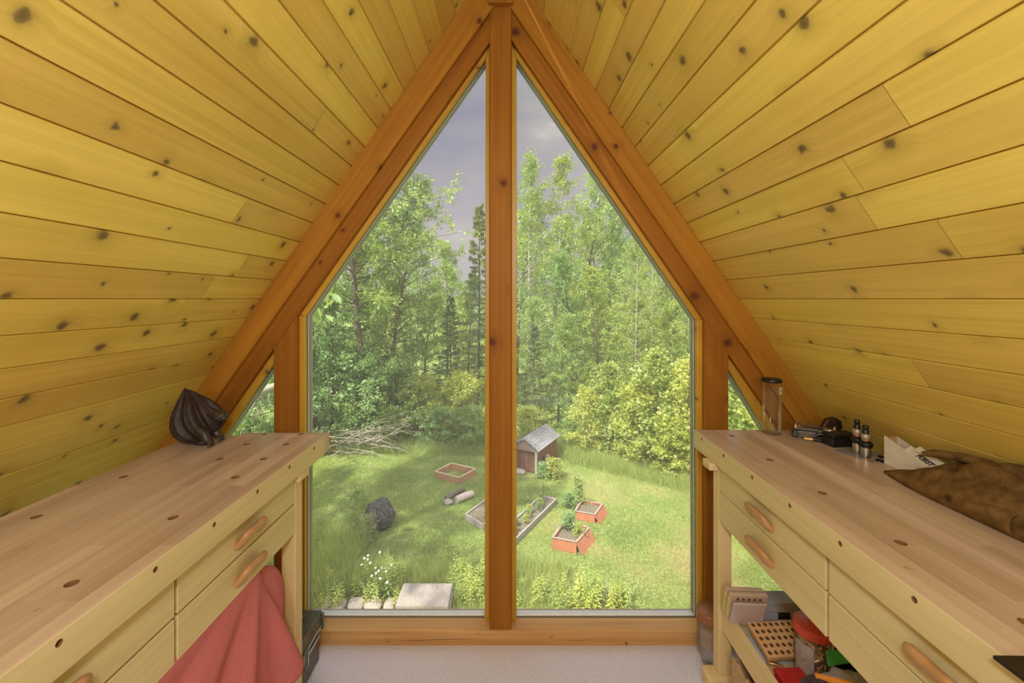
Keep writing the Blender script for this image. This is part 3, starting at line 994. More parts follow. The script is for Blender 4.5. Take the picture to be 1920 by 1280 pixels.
# jar of brass cases with red lid
jc = Vector((.926, 1.225, SH))
t = thing('jar', jc, 'clear jar of brass cases with a red screw lid', 'jar')
build('jar_wall', MB().lathe([(0, .002), (.042, .002), (.047, .008), (.047, .138), (.044, .146), (.044, .160)], n=44), M['jar'], t)
lp = MB().lathe([(.0495, .146), (.050, .149), (.050, .168), (.048, .171), (0, .171)], n=44)
build('lid', lp, M['redlid'], t)


def lab(u, v):
    a = math.radians(172 + 66 * u)
    return Vector((.0476 * math.cos(a), .0476 * math.sin(a), .028 + .098 * v))


build('label', MB().grid(lab, 20, 4), M['label'], t)


def case_mesh(name='cartridge_case'):
    mb = MB().lathe([(0, 0), (.0056, 0), (.0058, .0012), (.0048, .0018), (.0048, .003), (.0057, .004), (.0052, .032), (.0038, .037), (.0038, .045), (.0031, .045), (.0031, .038)], n=10)
    me = bpy.data.meshes.new(name); me.from_pydata(mb.v, [], mb.f); me.update()
    me.polygons.foreach_set('use_smooth', np.ones(len(mb.f), dtype=bool))
    me.materials.append(M['brass'])
    return me


cs = case_mesh()
vv = [Vector(v.co) for v in cs.vertices]; ff = [tuple(p.vertices) for p in cs.polygons]
rs = random.Random(5)
mb = MB()
n = 0
while n < 150:
    p = Vector((rs.uniform(-.04, .04), rs.uniform(-.04, .04), rs.uniform(.010, .132)))
    R = Euler((rs.uniform(0, 6.3), rs.uniform(0, 6.3), rs.uniform(0, 6.3))).to_matrix()
    q0, q1 = p, p + R @ Vector((0, 0, .045))
    if max(q0.to_2d().length, q1.to_2d().length) > .0395 or not (.008 < q1.z < .135): continue
    mb.add([R @ v + p for v in vv], ff, True); n += 1
o = build('brass_cases', mb, M['brass'], loc=jc)
tag(o, 'heap of brass cartridge cases filling the red lidded jar', 'cartridge cases', kind='stuff')
for i, (px, py, rz, lb_) in enumerate(((1437, 1240, 1.2, 'brass case lying farthest left between rail and red box'), (1447, 1236, .5, 'brass case lying below the tan loading block edge'), (1456, 1232, 1.9, 'brass case lying across the other two by the jar'))):
    c = on(px, py, SH + .008)
    o = bpy.data.objects.new('cartridge_case', cs); C.objects.link(o)
    o.location = (c.x, c.y, SH + .0068 + (.008 if i == 2 else 0)); o.rotation_euler = (math.radians(90), math.radians(6 * i), rz)
    tag(o, lb_, 'cartridge case', 'loose brass cases on the shelf')
# red box
t = thing('red_box', (.802, .98, SH), 'glossy red plastic box in the tray in front of the jar', 'box')
build('box_body', MB().box(0, .080, 0, .235, 0, .030), M['redbox'], t, bevel=.004, seg=3)
build('lid', MB().box(-.002, .082, -.002, .237, .031, .044), M['redbox'], t, bevel=.004, seg=3)
# plain black block right of the jar
o = build('black_block', MB().box(0, .16, 0, .20, 0, .115), M['black'], bevel=.008, seg=3, loc=(.985, 1.02, SH))
tag(o, 'black block standing at the back of the shelf right of the jar', 'case')
# clear zip bag with green strip
M['bag'] = clear('zip_bag_film', (.80, .80, .80), gloss=1.0, haze=.55, haze_col=(.75, .73, .72))
bc = Vector((.940, 1.085, SH))
t = thing('zip_bag', bc, 'crumpled clear zip bag with green strip in front of the jar', 'bag')


def bag(u, v):
    a = u * 2 * math.pi; b = (v - .5) * math.pi
    k = 1 + .09 * math.sin(5 * a + 3 * b) * math.cos(2 * b) + .05 * math.sin(11 * a - 7 * b)
    return Vector((.088 * math.cos(a) * math.cos(b) * k, .085 * math.sin(a) * math.cos(b) * k, .062 + .062 * math.sin(b) * (1 + .12 * math.sin(7 * a + 2) * math.cos(b))))


build('bag_film', MB().grid(bag, 60, 24), M['bag'], t)
build('bag_contents', MB().blob((0, -.005, .052), (.070, .066, .046), 8, .2, 30, 16, 4), plain('bag_fill', (.30, .22, .16), .7, noise=.5, nscale=90), t)
build('zip_strip', MB().prism([(-.035, .052, .118), (.075, .058, .128), (.082, .076, .146), (-.024, .078, .140)], (.001, -.001, .003)), M['green'], t, bevel=.001)
# orange tool on the bag
a, b = Vector((.828, 1.085, SH + .138)), Vector((.955, 1.055, SH + .132))
o = build('orange_tool', MB().tube([Vector((0, 0, 0)), (b - a) * .3, (b - a) * .9, b - a], [.012, .011, .010, .008], 10, flat=.45), M['orange'], loc=a)
tag(o, 'orange plastic bar lying across the clear zip bag', 'tool')
o = build('coin_purse', MB().blob((0, 0, .02), (.042, .032, .022), 2, .05), plain('dark_purse', (.06, .04, .05), .6, noise=.9, nscale=140), loc=(.828, 1.075, SH + .098))
tag(o, 'small dark patterned pouch lying left of the orange bar', 'pouch')

# cardboard box under the shelf
t = thing('cardboard_box', (RB_X0 + .052, 1.02, 0), 'worn corrugated cardboard box on the carpet under the shelf', 'box')
jag = [(0, 0, 0), (0, .35, 0)]
rs = random.Random(3)
for k in range(29):
    jag.append((0, .35 - .35 * k / 28, .186 + rs.uniform(-.005, .005) + (.006 if k % 7 == 3 else 0)))
build('box_wall', MB().prism(jag, (.006, 0, 0)), M['board'], t)
build('box_wall', MB().box(.26, .266, 0, .35, 0, .175), M['board'], t)
build('box_wall', MB().box(.006, .26, .344, .35, 0, .18), M['board'], t)
build('box_wall', MB().box(.006, .26, 0, .006, 0, .18), M['board'], t)
build('box_floor', MB().box(.006, .26, .006, .344, 0, .006), M['board'], t)
# clear jar with brown lid on the carpet by the window
jc = Vector((.772, 1.545, 0))
t = thing('jar', jc, 'empty clear plastic jar with brown lid on carpet behind bench leg', 'jar')
build('jar_wall', MB().lathe([(0, .003), (.026, .002), (.031, .010), (.030, .028), (.043, .044), (.0455, .055), (.0455, .165), (.042, .172), (.042, .180)], n=40), M['jar'], t)
build('label', MB().grid(lambda u, v: Vector((.046 * math.cos(math.radians(200 + 110 * u)), .046 * math.sin(math.radians(200 + 110 * u)), .085 + .068 * v)), 20, 3), clear('pale_label', (.8, .75, .74), gloss=.3, haze=.35, haze_col=(.55, .48, .46)), t)
build('lid', MB().lathe([(.0465, .176), (.047, .178), (.047, .208), (.045, .212), (0, .212)], n=40), M['brownlid'], t)

# ------------------------------------------------------------------ unseen fill lamps, added behind the camera to brighten the room
M['shade'] = plain('white_shade', (.75, .73, .68), .5)


def emis(name, col, s):
    m, nt, b = mat(name)
    b.inputs['Emission Color'].default_value = (*col, 1); b.inputs['Emission Strength'].default_value = s
    return m


M['bulb'] = emis('fill_bulb', (.95, .97, 1), 4)
LAMP_W = 38.0
for i, (lx, ly, lz) in enumerate(((RX - .045, -.25, 2.0), (RX - .045, -1.7, 2.0))):
    t = thing('fill_lamp', (lx, ly, lz), ('added unseen globe fill lamp nearer the middle of the loft', 'added unseen globe fill lamp near the rear gable')[i], 'lamp', 'added fill lamps')
    build('cord', MB().tube([(0, 0, .10), (0, 0, RZ - lz - .03)], .004, 8), M['black'], t)
    build('canopy', MB().lathe([(.012, .06), (.05, .10), (.02, .12), (0, .12)], n=24), M['shade'], t)
    build('bulb', MB().lathe([(0, -.06), (.03, -.052), (.052, -.03), (.06, 0), (.052, .03), (.03, .052), (.012, .06)], n=24), M['bulb'], t)
    ld = bpy.data.lights.new('fill_light', 'POINT'); ld.energy = LAMP_W; ld.color = (.92, .97, 1.12); ld.shadow_soft_size = .10
    lo = bpy.data.objects.new('fill_light', ld); C.objects.link(lo); lo.parent = t; lo.location = (0, 0, -.18)

# ------------------------------------------------------------------ garden
exec_garden = True
M['lawn'] = None


def vnoise(x, y, s=1.0):
    return (np.sin(1.7 * x * s + 2.3 * np.sin(.9 * y * s)) + np.sin(2.3 * y * s + 1.9 * np.sin(1.1 * x * s + 1)) + .6 * np.sin(4.1 * x * s + 3.7 * y * s)) / 2.6


def gz(x, y):
    return GZ + .10 * np.maximum(0, np.asarray(y) - 14.5) + .05 * vnoise(np.asarray(x), np.asarray(y), .35)


m, nt, b = mat('lawn_soil')
tc = N(nt, 'ShaderNodeTexCoord').outputs['Object']
n1 = N(nt, 'ShaderNodeTexNoise', Scale=1.1, Detail=6.0, Roughness=.65); L(nt, tc, n1.inputs['Vector'])
n2 = N(nt, 'ShaderNodeTexNoise', Scale=28.0, Detail=5.0, Roughness=.7); L(nt, tc, n2.inputs['Vector'])
f = mathn(nt, 'ADD', mathn(nt, 'MULTIPLY', n1.outputs[0], .6), mathn(nt, 'MULTIPLY', n2.outputs[0], .4))
L(nt, ramp(nt, f, [(.30, (.16, .24, .06)), (.5, (.26, .34, .10)), (.66, (.42, .42, .18)), (.8, (.55, .47, .27))]).outputs[0], b.inputs['Base Color'])
b.inputs['Roughness'].default_value = .95
b.inputs['Specular IOR Level'].default_value = .1
M['lawn'] = m


def ground():
    mb = MB()
    xs = np.linspace(-45, 45, 91); ys = np.concatenate([np.linspace(-6, 16, 67), np.linspace(17, 70, 28)])
    vs = [(x, y, float(gz(x, y))) for y in ys for x in xs]
    n = len(xs)
    fs = [(j * n + i, j * n + i + 1, (j + 1) * n + i + 1, (j + 1) * n + i) for j in range(len(ys) - 1) for i in range(n - 1)]
    mb.add(vs, fs, True)
    return tag(build('ground', mb, M['lawn']), kind='structure')


ground()

# ---- leaf clouds
SH_OVAL = (np.array([(0, 0, 0), (.35, .24, .05), (.72, .20, .03), (1, 0, -.06), (.72, -.20, .03), (.35, -.24, .05)], float), [(0, 1, 2, 3), (0, 3, 4, 5)])
SH_KITE = (np.array([(0, 0, 0), (.45, .26, .04), (1, 0, -.05), (.45, -.26, .04)], float), [(0, 1, 2, 3)])
_m = []
for a, r in ((180, .30), (130, .52), (105, .26), (62, .92), (33, .34), (0, 1.05), (-33, .34), (-62, .92), (-105, .26), (-130, .52)):
    _m.append((.42 + .58 * r * math.cos(math.radians(a)), .58 * r * math.sin(math.radians(a)), -.10 * r * r + .03))
SH_MAPLE = (np.array(_m, float), [(0, 1, 2, 3, 4, 5), (0, 5, 6, 7, 8, 9)])
SH_NEEDLE = (np.array([(0, 0, 0), (.4, .16, .0), (1, .0, .02), (.4, -.16, .0)], float), [(0, 1, 2, 3)])
SH_BLADE = (np.array([(0, .06, 0), (.55, .045, .05), (1, 0, .22), (.55, -.045, .05), (0, -.06, 0)], float), [(0, 1, 2, 3, 4)])


def leaf_mesh(name, P, A, Nn, S, tone, shape, m):
    tv, tf = shape
    n, k = len(P), len(tv)
    A = A / np.linalg.norm(A, axis=1, keepdims=True)
    B = np.cross(Nn, A); B /= (np.linalg.norm(B, axis=1, keepdims=True) + 1e-9)
    Cn = np.cross(A, B)
    V = P[:, None, :] + S[:, None, None] * (tv[None, :, 0:1] * A[:, None, :] + tv[None, :, 1:2] * B[:, None, :] + tv[None, :, 2:3] * Cn[:, None, :])
    me = bpy.data.meshes.new(name)
    me.vertices.add(n * k)
    me.vertices.foreach_set('co', V.astype(np.float32).ravel())
    lens = [len(f_) for f_ in tf]
    tmpl = np.concatenate([np.array(f_) for f_ in tf])
    idx = (np.arange(n)[:, None] * k + tmpl[None, :]).ravel()
    me.loops.add(len(idx)); me.loops.foreach_set('vertex_index', idx.astype(np.int32))
    starts = np.concatenate([[0], np.cumsum(lens)[:-1]])
    st = (np.arange(n)[:, None] * sum(lens) + starts[None, :]).ravel()
    me.polygons.add(len(st)); me.polygons.foreach_set('loop_start', st.astype(np.int32))
    a = me.attributes.new('tone', 'FLOAT', 'FACE')
    a.data.foreach_set('value', np.repeat(tone, len(tf)).astype(np.float32))
    me.update(calc_edges=True)
    me.materials.append(m)
    return me


M['bark'] = plain('bark', (.20, .16, .12), .9, noise=.35, nscale=14, bump=.5)
M['birch'] = plain('pale_bark', (.52, .46, .40), .8, noise=.35, nscale=9, bump=.2)
M['leafA'] = leafmat('leaf_bright', (0.26, 0.38, 0.08), (0.66, 0.74, 0.22))
M['leafB'] = leafmat('leaf_mid', (0.24, 0.40, 0.11), (0.62, 0.74, 0.26))
M['leafC'] = leafmat('leaf_cool', (0.21, 0.39, 0.16), (0.50, 0.68, 0.31))
M['leafS'] = leafmat('spruce_needles', (.20, .28, .13), (.46, .52, .24), trans=.35)
M['leafY'] = leafmat('leaf_yellow', (0.38, 0.48, 0.08), (0.8, 0.8, 0.24))
M['twig'] = plain('dry_twig', (.46, .40, .33), .9, noise=.25)


def rnd_unit(rng, n):
    v = rng.normal(size=(n, 3)); return v / np.linalg.norm(v, axis=1, keepdims=True)


def make_tree(seed, h=10.0, rc=3.0, z0=.22, n_prim=46, n_twig=8, n_leaf=14, leaf=.15, shape=SH_KITE, lm=None, bark=None, tr=.11, kind='broad', lean=.04):
    rng = np.random.default_rng(seed)
    tb = MB()
    # trunk
    tp = []
    wob = rng.normal(size=(2, 3)) * lean
    for i in range(9):
        t = i / 8
        tp.append((h * t * 0 + h * (wob[0, 0] * t + wob[0, 1] * math.sin(3 * t) * .5), h * (wob[1, 0] * t + wob[1, 1] * math.sin(3 * t + 1) * .5), h * .96 * t))
    tb.tube(tp, [tr * (1 - .9 * i / 8) for i in range(9)], 8)
    TP = np.array(tp)
    P, A, NN, S, T = [], [], [], [], []
    for k in range(n_prim):
        t = z0 + (1 - z0) * ((k + rng.random()) / n_prim) ** .9
        if kind == 'spruce':
            prof = max(.06, 1 - (t - z0) / (1 - z0)) ** .85
        elif kind == 'shrub':
            prof = math.sin(math.pi * min(1, .25 + .75 * (t - z0) / (1 - z0))) ** .6 + .1
        else:
            q = (t - z0) / (1 - z0)
            prof = (math.sin(math.pi * min(1, .18 + .80 * q)) ** .7) * (1 - .25 * q) + .10
        ln_ = rc * prof * rng.uniform(.65, 1.15)
        az = k * 2.39996 + rng.uniform(-.5, .5)
        ti = t * 8
        i0 = min(int(ti), 7)
        base = TP[i0] + (TP[i0 + 1] - TP[i0]) * (ti - i0)
        if kind == 'spruce':
            el = math.radians(rng.uniform(-18, 8) + 30 * t)
        else:
            el = math.radians(8 + 58 * ((t - z0) / (1 - z0)) ** 1.4 + rng.uniform(-14, 16))
        d = np.array([math.cos(az) * math.cos(el), math.sin(az) * math.cos(el), math.sin(el)])
        pts = []
        bend = rng.normal(size=3) * .12
        for j in range(5):
            s = j / 4
            pts.append(base + d * ln_ * s + bend * ln_ * s * s + np.array([0, 0, (-.12 if kind != 'spruce' else .06) * ln_ * s * s]))
        br = max(.006, tr * .38 * (1 - t * .7) * min(1, ln_ / rc + .2))
        tb.tube(pts, [br, br * .7, br * .45, br * .25, .003], 4, caps=False)
        pts = np.array(pts)
        for w in range(n_twig):
            s = rng.uniform(.22, 1.0) if kind != 'spruce' else rng.uniform(.08, 1.0)
            fi = s * 4; i1 = min(int(fi), 3)
            o_ = pts[i1] + (pts[i1 + 1] - pts[i1]) * (fi - i1)
            if kind == 'spruce':
                sd = np.cross(d, [0, 0, 1]) * (1 if w % 2 else -1)
                td = d * .7 + sd * .75 + np.array([0, 0, -.12]) + rng.normal(size=3) * .12
                tl_ = ln_ * .34 * (1.15 - s) + .10
            else:
                td = d * .6 + rnd_unit(rng, 1)[0] * .95 + np.array([0, 0, .12])
                tl_ = rng.uniform(.25, .55) * (rc * .32 + .25)
            td = td / np.linalg.norm(td)
            if kind != 'spruce' and w % 2 == 0:
                tb.tube([o_, o_ + td * tl_ * .5, o_ + td * tl_], [.007, .005, .002], 3, caps=False)
            nl = n_leaf
            u = rng.uniform(.1, 1.05, nl)
            pos = o_ + td * (tl_ * u)[:, None] + rng.normal(size=(nl, 3)) * (leaf * (.55 if kind != 'spruce' else .18))
            ax = td[None, :] * .5 + rng.normal(size=(nl, 3)) * .55 + np.array([0, 0, -.22])
            if kind == 'spruce':
                ax = td[None, :] + rng.normal(size=(nl, 3)) * .35
            nn = np.array([0, 0, 1.0]) + rng.normal(size=(nl, 3)) * .55
            P.append(pos); A.append(ax); NN.append(nn)
            S.append(leaf * rng.uniform(.65, 1.2, nl))
            T.append(np.clip(rng.normal(.5 + rng.normal() * .12, .16, nl), 0, 1))
    P, A, NN, S, T = map(np.concatenate, (P, A, NN, S, T))
    crown = leaf_mesh('crown', P, A, NN, S, T, shape, lm)
    tm = bpy.data.meshes.new('trunk'); tm.from_pydata(tb.v, [], tb.f); tm.update()
    tm.polygons.foreach_set('use_smooth', np.array(tb.sm, dtype=bool)); tm.materials.append(bark)
    return dict(trunk=tm, crown=crown, h=h)


PR = {}
PR['mapleA'] = make_tree(1, 10, 2.9, .12, 66, 10, 19, .125, SH_OVAL, M['leafA'], M['bark'], .12)
PR['mapleB'] = make_tree(2, 10, 2.6, .10, 66, 10, 19, .125, SH_OVAL, M['leafB'], M['bark'], .11)
PR['mapleC'] = make_tree(3, 10, 3.0, .08, 66, 10, 19, .125, SH_OVAL, M['leafC'], M['bark'], .12)
PR['big'] = make_tree(4, 12, 3.7, .36, 110, 15, 24, .13, SH_OVAL, M['leafB'], M['bark'], .15)
PR['birch'] = make_tree(5, 12, 1.9, .34, 52, 8, 12, .14, SH_KITE, M['leafB'], M['birch'], .10, lean=.02)
PR['birch2'] = make_tree(15, 12, 1.7, .40, 46, 8, 12, .14, SH_KITE, M['leafA'], M['birch'], .09, lean=.03)
PR['spruce'] = make_tree(6, 10, 1.9, .08, 90, 13, 13, .16, SH_NEEDLE, M['leafS'], M['bark'], .10, 'spruce', lean=.004)
PR['near'] = make_tree(7, 5, 1.9, .04, 46, 9, 13, .21, SH_MAPLE, M['leafY'], M['bark'], .05)
PR['near2'] = make_tree(17, 5, 1.7, .06, 44, 9, 13, .20, SH_MAPLE, M['leafA'], M['bark'], .05)
PR['shrub'] = make_tree(8, 2.6, 1.5, .02, 52, 10, 17, .085, SH_OVAL, M['leafC'], M['bark'], .03, 'shrub')
PR['shrubY'] = make_tree(9, 2.4, 1.4, .02, 52, 10, 17, .09, SH_OVAL, M['leafY'], M['bark'], .03, 'shrub')
PR['shrubB'] = make_tree(10, 2.6, 1.5, .02, 52, 10, 17, .085, SH_OVAL, M['leafB'], M['bark'], .03, 'shrub')


def plant(kind, px, y, top_py, label, cat='tree', group='trees behind the garden', wide=1.0, rz=None, name=None):
    pr_ = PR[kind]
    x = (px - CX) / F * y
    z = float(gz(x, y)) - .03
    hh = H - (top_py - CY) / F * y - z
    s = hh / pr_['h']
    nm = name or {'spruce': 'spruce_tree', 'birch': 'birch_tree', 'birch2': 'birch_tree'}.get(kind, 'broadleaf_tree' if cat == 'tree' else 'shrub')
    t = thing(nm, (x, y, z), label, cat, group, rz if rz is not None else random.uniform(0, 6.28))
    t.scale = (s * wide, s * wide, s)
    for part in ('trunk', 'crown'):
        o = bpy.data.objects.new(part, pr_[part]); C.objects.link(o); o.parent = t
    return t


# left pane
plant('big', 668, 14.5, 150, 'tallest leafy tree left of the sky gap, its branches against the sky', wide=.95, rz=1.0)
plant('mapleB', 738, 15.6, 330, 'leafy tree just right of the tallest left tree, below the sky gap', wide=.85)
plant('mapleC', 588, 15.5, 300, 'tall cool green tree along the left rafter behind the lawn', wide=1.0)
plant('birch', 775, 21, 425, 'pale trunked tree in the gap right of the tallest left tree', wide=1.1)
plant('spruce', 897, 17.5, 372, 'pointed spruce just left of the centre post', wide=.80)
plant('mapleB', 838, 23, 452, 'leafy tree under the sky gap left of the spruce')
plant('mapleC', 618, 14.8, 545, 'dark leafy tree above the brush pile at the left window edge', wide=1.15)
plant('mapleB', 690, 15.2, 560, 'mid green tree right of the dark leafy tree at left', wide=1.15)
plant('mapleA', 745, 16.5, 520, 'bright yellow green tree midway in the left window', wide=1.0)
plant('mapleC', 800, 17.5, 560, 'shaded tree beside the bright tree in the left window', wide=1.1)
plant('spruce', 846, 17.0, 548, 'shorter spruce left of the pointed spruce', wide=1.0)
plant('mapleB', 880, 20, 520, 'leafy tree filling the gap behind the two spruces', wide=1.0)
plant('shrub', 600, 14.2, 655, 'tall cool green shrub at left window edge behind brush', 'shrub', 'shrubs at the lawn edge', 1.2)
plant('shrub', 668, 14.3, 670, 'cool green shrub second from the left window edge', 'shrub', 'shrubs at the lawn edge', 1.2)
plant('shrubB', 735, 14.6, 690, 'mid green shrub behind the middle of the left lawn', 'shrub', 'shrubs at the lawn edge', 1.15)
plant('shrubY', 790, 14.9, 715, 'yellow green shrub behind the square wooden bed, left one', 'shrub', 'shrubs at the lawn edge', 1.0)
plant('shrubY', 868, 14.6, 712, 'yellow green shrub close to the centre post behind square bed', 'shrub', 'shrubs at the lawn edge', 1.1)
plant('shrub', 825, 13.6, 775, 'low bluish shrub directly behind the square wooden bed', 'shrub', 'shrubs at the lawn edge', 1.5)
plant('shrubB', 885, 13.6, 770, 'low green shrub between square bed and centre post', 'shrub', 'shrubs at the lawn edge', 1.3)
plant('shrubB', 655, 13.7, 775, 'low shrub growing through the dead brush pile', 'shrub', 'shrubs at the lawn edge', 1.2)
plant('shrubB', 735, 13.9, 770, 'low shrub right of the dead brush pile', 'shrub', 'shrubs at the lawn edge', 1.3)
plant('mapleC', 470, 14.5, 520, 'dark tree seen through the left triangular window', wide=1.1)
plant('shrub', 440, 12.5, 700, 'shrub low in the left triangular window', 'shrub', 'shrubs at the lawn edge', 1.2)
plant('mapleB', 520, 15.5, 400, 'tree hidden mostly by the left side post', wide=1.1)
# right pane
plant('birch', 1003, 19, 288, 'white trunked tall tree next to the centre post', wide=1.0, rz=.3)
plant('birch2', 1034, 19.5, 292, 'second white trunked tall tree, right of the first', wide=1.0, rz=2.2)
plant('mapleB', 1092, 21, 305, 'tall leafy tree right of the two white trunks', wide=.85)
plant('mapleC', 1140, 23, 365, 'tall tree against the right rafter, top in the sky', wide=.85)
plant('mapleB', 975, 22, 372, 'tall tree peeking right beside the centre post', wide=.8)
plant('birch2', 1193, 13.4, 415, 'slim pale trunk rising out of the big leaved maples', wide=.55, rz=1.1)
plant('birch', 1228, 16.4, 385, 'slim pale trunked tree near the right window corner, left one', wide=.55, rz=.4)
plant('birch2', 1254, 16.2, 400, 'slim pale trunked tree near the right window corner, right one', wide=.5, rz=2.9)
plant('mapleA', 1195, 19, 430, 'bright tree under the right rafter, middle height', wide=1.0)
plant('mapleA', 1255, 17.5, 500, 'bright leafy tree near the right window corner', wide=1.0)
plant('mapleB', 1305, 17, 540, 'leafy tree behind the right side post', wide=1.1)
plant('mapleC', 1070, 18, 480, 'darker tree in front of the white trunks, right side', wide=.95)
plant('mapleA', 1125, 16.8, 505, 'broad bright tree in the middle of the right window', wide=1.05)
plant('mapleB', 985, 17.5, 560, 'leafy tree above the shed beside the centre post', wide=1.0)
plant('spruce', 1003, 15.0, 600, 'spruce standing directly behind the little shed', wide=1.15)
plant('mapleB', 1050, 15.2, 590, 'leafy tree right above the shed roof', wide=1.0)
plant('mapleA', 1185, 15.0, 560, 'leafy tree behind the big leaved maples, left one', wide=1.0)
plant('mapleA', 1250, 14.6, 570, 'leafy tree behind the big leaved maples, right one', wide=1.0)
plant('near', 1105, 13.2, 735, 'big leaved maple bush right behind the shed', 'shrub', 'big leaved maples beside the lawn', 1.15, name='maple_bush')
plant('near2', 1150, 12.9, 690, 'big leaved maple bush second to the right of the shed', 'shrub', 'big leaved maples beside the lawn', 1.1, name='maple_bush')
plant('near', 1195, 12.2, 720, 'big leaved maple bush where the mown lawn turns right', 'shrub', 'big leaved maples beside the lawn', 1.15, name='maple_bush')
plant('near2', 1240, 12.0, 665, 'taller big leaved maple bush left of right window edge', 'shrub', 'big leaved maples beside the lawn', 1.05, name='maple_bush')
plant('near', 1290, 11.5, 690, 'big leaved maple bush touching the right window edge', 'shrub', 'big leaved maples beside the lawn', 1.1, name='maple_bush')
plant('near', 1262, 11.2, 790, 'lowest yellow green maple bush by the right window edge', 'shrub', 'big leaved maples beside the lawn', 1.4, name='maple_bush')
plant('near2', 1390, 11.8, 660, 'maple bush seen through the right triangular window', 'shrub', 'big leaved maples beside the lawn', 1.1, name='maple_bush')
plant('near', 1440, 11.0, 700, 'maple bush behind the clear plastic tube', 'shrub', 'big leaved maples beside the lawn', 1.1, name='maple_bush')
plant('mapleA', 1400, 15, 480, 'tree behind the right triangular window', wide=1.0)
plant('shrubB', 1062, 13.6, 790, 'low shrub at the back corner of the shed', 'shrub', 'shrubs at the lawn edge', 1.2)
plant('shrubY', 990, 13.8, 770, 'low yellow shrub behind the shed beside the centre post', 'shrub', 'shrubs at the lawn edge', 1.2)
# background forest
k = 0
for i, px in enumerate((560, 615, 670, 722, 770, 815, 862, 930, 985, 1040, 1075, 1120, 1175, 1230, 1290, 1350)):
    top = (470, 455, 470, 500, 512, 520, 500, 440, 430, 415, 420, 415, 430, 450, 470, 480)[i]
    plant(('mapleB', 'mapleC', 'mapleA')[i % 3], px, 27 + 2.5 * (i % 3), top, 'distant leafy forest tree standing behind the nearer trees', wide=1.15, group='distant forest trees')
# trees left of the view that shade the lawn
for (x, y, h_) in ((-8.4, 4.6, 16.5), (-6.6, 4.3, 16.5)):
    t = plant('mapleB', CX + x / y * F, y, CY - (h_ - 5) / y * F, 'tall tree left of the view shading the lawn', group="shade trees beside the lawn", wide=.75)


# ---- grass
M['grass'] = leafmat('grass_blades', (.17, .30, .07), (.70, .54, .34), trans=.5, mid=(.46, .50, .15))
M['tallgrass'] = leafmat('tall_grass', (.26, .40, .10), (.74, .76, .34), trans=.5)


def grass_patch(name, n, region, hmin, hmax, m, wide=1.0, seed=0, tone_mu=.35, dry=True, wild=.35):
    rng = np.random.default_rng(seed)
    xs, ys = region(rng, n)
    n = len(xs)
    P = np.stack([xs, ys, gz(xs, ys) - .005], 1)
    A = np.stack([rng.normal(size=n) * wild, rng.normal(size=n) * wild, np.ones(n)], 1)
    NN = np.stack([rng.normal(size=n), rng.normal(size=n), np.zeros(n)], 1)
    S = rng.uniform(hmin, hmax, n)
    T = tone_mu + .12 * vnoise(xs, ys, 1.6) + rng.normal(size=n) * .10
    if dry:
        dr = np.clip((vnoise(xs * 1.3 + 3, ys * 1.1 + 1, .9) + .35) * np.clip((xs + .3) / 2.5, 0, 1), 0, 1)
        T = T + .75 * dr
    shp = (SH_BLADE[0] * np.array([1, wide, 1]), SH_BLADE[1])
    me = leaf_mesh(name, P, A, NN, S, np.clip(T, 0, 1), shp, m)
    o = bpy.data.objects.new(name, me); C.objects.link(o)
    return o


def reg_lawn(rng, n):
    y = 6.0 + 9.0 * rng.random(n) ** 1.15
    x = rng.uniform(-.62, .72, n) * y
    return x, y


o = grass_patch('lawn_grass', 330000, reg_lawn, .03, .065, M['grass'], wide=1.3, seed=1, tone_mu=.30, wild=.9)
tag(o, 'short mown lawn grass around the raised beds and shed', 'grass', kind='stuff')


def reg_tall(rng, n):
    # uncut strip nearest the house, left bank, and bank under the maples
    a = int(n * .5); b_ = int(n * .2); c_ = n - a - b_
    ya = rng.uniform(6.0, 7.35, a) ; xa = rng.uniform(-.53, .14, a) * ya; ya = ya + np.where(xa < -2.9, rng.random(a) * 1.5, 0)
    keep = ~((xa > -3.3) & (xa < -.85) & (ya < 6.72))
    xa, ya = xa[keep], ya[keep]
    yb = rng.uniform(12.8, 14.6, b_); xb = rng.uniform(-.6, .05, b_) * yb
    tt = rng.random(c_)
    xc = 1.5 + 4.6 * tt + rng.normal(size=c_) * .25; yc = 12.6 - 3.4 * tt + np.abs(rng.normal(size=c_)) * .5 + .1
    return np.concatenate([xa, xb, xc]), np.concatenate([ya, yb, yc])


o = grass_patch('tall_grass', 60000, reg_tall, .12, .38, M['tallgrass'], wide=.30, seed=2, tone_mu=.5, dry=False, wild=.34)
tag(o, 'tall uncut grass along the house and below the maple bushes', 'grass', kind='stuff')

# leafy weeds in the uncut strip
def make_weed(seed, h=.6, lm='leafY'):
    rng = np.random.default_rng(seed)
    tb = MB()
    P, A, NN, S, T = [], [], [], [], []
    for st in range(4):
        b0 = np.array([rng.normal() * .05, rng.normal() * .05, 0])
        d = np.array([rng.normal() * .15, rng.normal() * .15, 1]); hh = h * rng.uniform(.65, 1.05)
        tb.tube([b0, b0 + d * hh * .5, b0 + d * hh], [.006, .005, .002], 4, caps=False)
        for k in range(26):
            t = .15 + .85 * k / 26
            az = k * 2.4 + st
            P.append(b0 + d * hh * t); A.append([math.cos(az), math.sin(az), .35 - .5 * (1 - t)]); NN.append([rng.normal() * .2, rng.normal() * .2, 1])
            S.append(.12 * (1.15 - .75 * t) * rng.uniform(.8, 1.2)); T.append(rng.uniform(.3, .9))
    cm_ = leaf_mesh('leaves', np.array(P), np.array(A, float), np.array(NN, float), np.array(S), np.array(T), (SH_OVAL[0] * np.array([1, .6, 1]), SH_OVAL[1]), M[lm])
    tm = bpy.data.meshes.new('stems'); tm.from_pydata(tb.v, [], tb.f); tm.update(); tm.materials.append(M['leafB'])
    return cm_, tm


